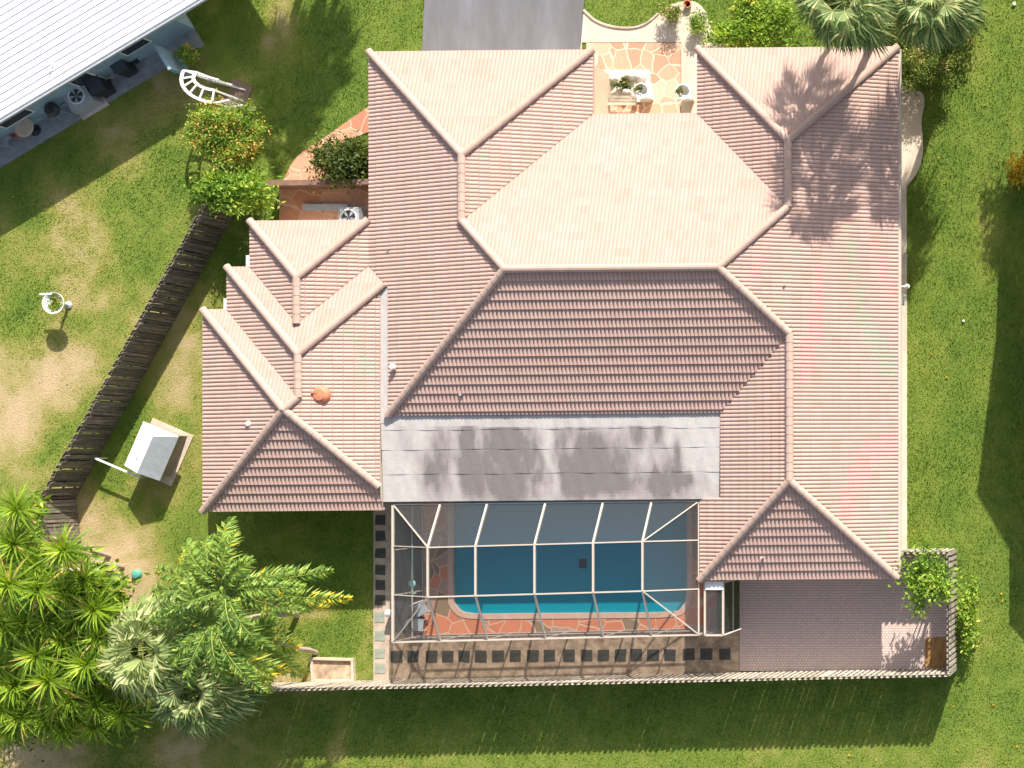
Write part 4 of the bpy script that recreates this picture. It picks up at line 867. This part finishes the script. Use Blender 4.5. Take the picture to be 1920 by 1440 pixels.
for i, (u, v, lab) in enumerate([(180, 160, 'dark wheeled bin nearest the condenser'), (222, 122, 'dark wheeled bin farthest along the neighbour wall')]):
    c_ = wz(u, v, .8); t = thing('wheeled_bin', lab, 'bin', (*c_, 0), 'bins by the neighbour wall'); mb = MB(); M4 = rot_box(mb, c_, ang, .5, .55, .06, .85); mesh_obj('body', mb, 'dark', t)
    mb = MB(); mb.box(-.28, .28, -.31, .31, .85, .91, .5, M4); mesh_obj('lid', mb, simple('bin_lid', (.06, .07, .09), None, 4, .4), t)
    for x_ in (-.22, .22): mb = MB(); a = M4 @ Vector((x_, .25, .1)); b_ = M4 @ Vector((x_+.05, .25, .1)); mb.tube([a, b_], .1, 12); mesh_obj('wheel', mb, 'dark', t)
for i, (u, v, lab, rr_, mt) in enumerate([(25, 250, 'small terracotta pot beside the round patio table', .17, 'terracotta'), (112, 190, 'grey bucket next to the covered barbecue', .16, 'grey'), (245, 108, 'dark round plant pot past the wheeled bins', .22, 'dark'), (200, 140, 'small pale pot between the two wheeled bins', .13, 'cream')]):
    c_ = wz(u, v, .4); mb = MB(); mb.lathe((*c_, 0), [(rr_*.7, 0), (rr_, .36), (rr_*1.1, .38), (rr_*.9, .38), (rr_*.8, .28), (0, .28)], 14); single('plant_pot', lab, 'pot', mb, mt, (*c_, 0), 'pots by the neighbour wall')
# wall stub + green tub near the arch
mb = MB(); a, b_ = wz(290, 85, 1.5), wz(318, 130, 1.5); mb.bar((*a, .75), (*b_, .75), .12, 1.5); single('garden_wall', 'narrow pale blue wall stub at the end of the neighbour patio', 'wall', mb, 'blue_wall', (*a, 0))
c_ = wz(328, 126, .5); mb = MB(); mb.lathe((*c_, 0), [(.16, 0), (.24, .4), (.26, .42), (.22, .42), (.15, .05), (0, .05)], 16); single('green_tub', 'small dark green tub beside the white garden arch', 'tub', mb, 'teal', (*c_, 0))
# garden arch: two lattice sides, curved rung top
A = thing('garden_arch', 'white curved garden arch with rungs and lattice sides, near the flowering shrub', 'arch', (*g(405, 170), 0))
ZA = 2.0
def arc(off, n=10):
    out = []
    p0, p1, p2, p3 = [Vector(wz(*q, ZA)) for q in ((345, 132), (338, 160), (362, 190), (398, 192))]
    for i in range(n+1):
        t_ = i/n; p = p0*(1-t_)**3+p1*3*t_*(1-t_)**2+p2*3*t_*t_*(1-t_)+p3*t_**3; out.append(p)
    res = []
    for i, p in enumerate(out):
        tn = (out[min(i+1, n)]-out[max(i-1, 0)]).normalized(); nn = Vector((-tn.y, tn.x)); q = p+nn*off; res.append((q.x, q.y, ZA+.25*math.sin(math.pi*i/n)))
    return res
o1, o2 = arc(0), arc(.5)
for pth in (o1, o2):
    mb = MB()
    for i in range(10): mb.bar(pth[i], pth[i+1], .11, .06)
    mesh_obj('top_rail', mb, 'white', A)
for i in range(0, 11, 2): mb = MB(); mb.bar(o1[i], o2[i], .07, .04); mesh_obj('rung', mb, 'white', A)
for p in (o1[0], o2[0], o1[-1], o2[-1]): mb = MB(); mb.bar((p[0], p[1], 0), p, .07, .07); mesh_obj('post', mb, 'white', A)
mb = MB()
for (pa, pb) in (((o1[0][0], o1[0][1]), (o1[0][0]+1.35, o1[0][1]-.35)), ((o1[-1][0], o1[-1][1]), (o1[-1][0]+.62, o1[-1][1]+.12))):
    a, b_ = Vector((*pa, 0)), Vector((*pb, 0)); Ln = (b_-a).length; hh = 1.1
    for k in range(int(Ln/.14)+1): q = a+(b_-a)*(k*.14/Ln); mb.bar((q.x, q.y, .05), (q.x, q.y, ZA-.1 if k == 0 else 1.9), .035, .02)
    for z in (.1, 1.0, 1.9): mb.bar((a.x, a.y, z), (b_.x, b_.y, z), .06, .05)
mesh_obj('lattice_panel', mb, 'white', A)
dk = MB(); rot_box(dk, g(447, 178), math.radians(-25), .9, 1.1, 0, .06); single('arch_mat', 'small brown plank deck under the white garden arch', 'deck', dk, simple('brown_plank', (.25, .16, .12), (.15, .1, .08), 6, .8, .4, 30, (1, 8, 1)), (*g(447, 178), 0))
# front courtyard
for i, (u, v, lab) in enumerate([(1203, 170, 'white urn on a pedestal by the pebble bed'), (1281, 172, 'white urn on a pedestal by the right courtyard wall')]):
    c_ = wz(u, v, .9); t = thing('stone_urn', lab, 'urn', (*c_, 0), 'white urns in the front courtyard'); mb = MB(); mb.box(c_[0]-.2, c_[0]+.2, c_[1]-.2, c_[1]+.2, 0, .45); mesh_obj('pedestal', mb, 'white', t)
    mb = MB(); mb.lathe((*c_, .45), [(.1, 0), (.08, .08), (.22, .22), (.29, .42), (.33, .5), (.27, .5), (.1, .25), (0, .22)], 18); mesh_obj('bowl', mb, 'white', t)
    fm = MB(); foliage(fm, (c_[0]-.1, c_[1]+.02, .98), (.16, .16, .1), 160, .09, random.Random(i), 5); mesh_obj('plants', fm, 'l_dark', t)
bn = thing('courtyard_bench', 'low brown timber bench in front of the courtyard window', 'bench', (*g(1158, 192), 0)); c_ = wz(1157, 188, .45)
for k in range(3): mb = MB(); mb.box(c_[0]-.75, c_[0]+.75, c_[1]-.2+k*.14, c_[1]-.09+k*.14, .42, .46); mesh_obj('seat_board', mb, 'wood' if k else 'timber', bn)
for x_ in (-.65, .65): mb = MB(); mb.box(c_[0]+x_-.05, c_[0]+x_+.05, c_[1]-.18, c_[1]+.2, 0, .42); mesh_obj('leg', mb, 'wood', bn)
shrub('agave', 'small dark spiky plant in the white pebble bed', 'plant', 1168, 158, .3, (.28, .2, .15), 260, .14, 'l_dark', 131, 6, stems=2)
shrub('agave', 'small grey-green plant at the left end of the pebble bed', 'plant', 1124, 143, .3, (.16, .2, .15), 160, .12, 'l_fan', 132, 4, stems=2)
for i, (u, v, sx_, sy_) in enumerate([(1148, 150, .32, .2), (1185, 145, .28, .18), (1135, 168, .3, .22), (1205, 148, .22, .2), (1178, 175, .2, .16)]):
    c_ = g(u, v); mb = MB(); r = random.Random(i); mb.lathe((*c_, .1), [(sx_*.9, 0), (sx_*.95, .12), (sx_*.65, .26), (sx_*.2, .33), (0, .34)], 9); o = single('rock', ['long pale rock at the upper left of the pebble bed', 'pale rock at the top middle of the pebble bed', 'pale rock at the lower left of the pebble bed', 'pale rock at the upper right of the pebble bed', 'small pale rock beside the bench'][i], 'rock', mb, 'pebble', (*c_, 0), 'rocks in the pebble bed'); o.scale = (1, sy_/sx_, 1)
bo = g(1345, 8); mb = MB(); mb.lathe((*g(1292, 10), 0), [(.1, 0), (.16, .22), (.17, .25), (.13, .25), (.1, .05), (0, .05)], 14); single('clay_pot', 'small red clay pot at the top of the front walk', 'pot', mb, 'terracotta', (*g(1292, 10), 0))
# pool things
pc = thing('pool_brush', 'teal pole and net of a pool brush standing inside the left pool cage wall', 'pool brush', (*g(830, 1110), 0)); a, b_ = wz(773, 1022, 1.9), wz(774, 1108, .9)
mb = MB(); mb.tube([(*a, 1.9), (*b_, .9)], .025, 8); mesh_obj('pole', mb, 'tealpole', pc)
mb = MB(); mb.lathe((b_[0], b_[1]+.3, .95), [(.12, 0), (.15, .02), (.12, .05), (0, .06)], 12); mb.box(b_[0]-.12, b_[0]+.12, b_[1]-.12, b_[1]-.06, .86, .92); mesh_obj('net', mb, 'tealpole', pc)
for i, (u, v, lab) in enumerate([(763, 1142, 'dark wire patio chair inside the lower left of the pool cage'), (757, 1172, 'dark wire patio chair nearest the lower left cage corner')]):
    c_ = wz(u+24, v, .5); t = thing('patio_chair', lab, 'chair', (*c_, 0), 'wire chairs in the pool cage'); M4 = Matrix.Translation((*c_, 0)) @ Matrix.Rotation(.5+i, 4, 'Z')
    mb = MB(); mb.box(-.25, .25, -.25, .25, .42, .45, .5, M4); mesh_obj('seat', mb, 'grey', t); mb = MB()
    ring_ = [M4 @ Vector((-.26*math.cos(q), .25, .45+.5*math.sin(q))) for q in [math.pi*k/8 for k in range(9)]]; mb.tube(ring_, .018, 6); mesh_obj('backrest', mb, 'white', t)
    for x_ in (-.22, .22):
        for y_ in (-.22, .22): mb = MB(); mb.box(x_-.015, x_+.015, y_-.015, y_+.015, .0, .42, .5, M4); mesh_obj('leg', mb, 'white', t)
# pipe/equipment at cage corner
c_ = wz(728, 1150, .5); t = thing('hose_reel', 'small white hose reel outside the left cage wall', 'hose reel', (*c_, 0)); mb = MB(); mb.box(c_[0]-.12, c_[0]+.1, c_[1]-.1, c_[1]+.1, 0, .5); mesh_obj('stand', mb, 'grey', t)
mb = MB(); mb.tube([(c_[0]-.1, c_[1], .45), (c_[0]+.12, c_[1], .45)], .15, 14); mesh_obj('drum', mb, 'white', t)
# right wall meter box and lamp
c_ = g(1698, 567); mb = MB(); mb.box(c_[0]-.2, c_[0]+.14, c_[1]-.2, c_[1]+.2, 1.0, 1.6); mb.box(c_[0]-.2, c_[0]+.2, c_[1]-.22, c_[1]-.17, 1.0, 1.05); mb.box(c_[0]-.2, c_[0]+.2, c_[1]+.17, c_[1]+.22, 1.0, 1.05); mesh_obj('meter_box', mb, 'grey', house)
c_ = wz(1701, 537, 1.6); mb = MB(); mb.box(c_[0]-.35, c_[0], c_[1]-.03, c_[1]+.03, 1.62, 1.66); mb.lathe((*c_, 1.52), [(.05, .14), (.1, .1), (.1, .02), (0, 0)], 12); mesh_obj('wall_lamp', mb, 'white', house)
hv = MB(); rot_box(hv, wz(610, 388, .25), 0, 1.9, .25, 0, .25); single('edging_slab', 'grey stone step in the shaded side terrace', 'step', hv, M['grey'], (*g(610, 388), 0))
mb = MB(); c_ = g(1807, 602); mb.lathe((*c_, 0), [(.05, 0), (.05, .09), (.02, .1), (0, .1)], 10); single('sprinkler_head', 'small white sprinkler head in the middle of the right lawn', 'sprinkler', mb, 'white', (*c_, 0))
mb = MB(); c_ = g(1902, 8); mb.lathe((*c_, 0), [(.07, 0), (.07, .09), (.03, .1), (0, .1)], 10); single('sprinkler_head', 'small pale sprinkler head at the top right corner of the photo', 'sprinkler', mb, 'white', (*c_, 0))
mb = MB()
for k in range(90):
    u, v = R.choice([(R.uniform(1695, 1900), R.uniform(100, 1000)), (R.uniform(0, 700), R.uniform(250, 900)), (R.uniform(600, 1900), R.uniform(1410, 1440)), (R.uniform(1780, 1920), R.uniform(1000, 1430))]); p = Vector((*g(u, v), .07)); d = rdir(R, 0); d.z *= .2; leaf(mb, p, d, d.cross(Vector((0, 0, 1))).normalized(), R.uniform(.08, .15), R.uniform(.05, .09), R.random())
o = mesh_obj('fallen_leaves', mb, 'l_yellow'); o['kind'] = 'stuff'; o['label'] = 'scattered yellow fallen leaves on the lawns'; o['category'] = 'fallen leaves'

# ------------------------------------------------------------------ grass blades
n = 520000
bx_ = NR.uniform(-23.5, 23.5, n); by_ = NR.uniform(-17.5, 17.5, n); keep = np.ones(n, bool)
for poly in HARD: keep &= ~inpoly(bx_, by_, poly)
keep &= ~inpoly(bx_, by_, [tuple(p) for p in offset(pp[::-1], -.7)])
keep &= ~inpoly(bx_, by_, pxs([(840, 880), (1300, 880), (1300, 1165), (840, 1165)]))
dr = dryness(bx_, by_); keep &= NR.rand(n) > np.clip((dr-.5)*1.6, 0, .9)
bx_, by_, dr = bx_[keep], by_[keep], dr[keep]; n = len(bx_)
az = NR.uniform(0, 2*np.pi, n); hgt = NR.uniform(.03, .075, n)*(1-.65*np.clip(dr, 0, 1)); wd = NR.uniform(.012, .028, n); ln = NR.uniform(.0, .05, n); az2 = NR.uniform(0, 2*np.pi, n)
V = np.zeros((n, 3, 3), np.float32)
V[:, 0, 0] = bx_-wd*np.cos(az); V[:, 0, 1] = by_-wd*np.sin(az); V[:, 1, 0] = bx_+wd*np.cos(az); V[:, 1, 1] = by_+wd*np.sin(az); V[:, 0:2, 2] = -.005
V[:, 2, 0] = bx_+ln*np.cos(az2); V[:, 2, 1] = by_+ln*np.sin(az2); V[:, 2, 2] = hgt
me = bpy.data.meshes.new('grass'); me.vertices.add(3*n); me.vertices.foreach_set('co', V.ravel())
me.loops.add(3*n); me.loops.foreach_set('vertex_index', np.arange(3*n, dtype=np.int32)); me.polygons.add(n); me.polygons.foreach_set('loop_start', np.arange(0, 3*n, 3, dtype=np.int32))
me.update(calc_edges=True)
a = me.attributes.new('dry', 'FLOAT', 'FACE'); a.data.foreach_set('value', np.clip(dr+NR.normal(0, .07, n), 0, 1).astype(np.float32))
a = me.attributes.new('tint', 'FLOAT', 'FACE'); a.data.foreach_set('value', NR.rand(n).astype(np.float32))
me.materials.append(M['blade']); o = bpy.data.objects.new('grass', me); S.collection.objects.link(o); o['kind'] = 'stuff'; o['label'] = 'short mown grass of the lawns'; o['category'] = 'grass'
for o in bpy.data.objects:
    if '_w' in o.keys(): del o['_w']
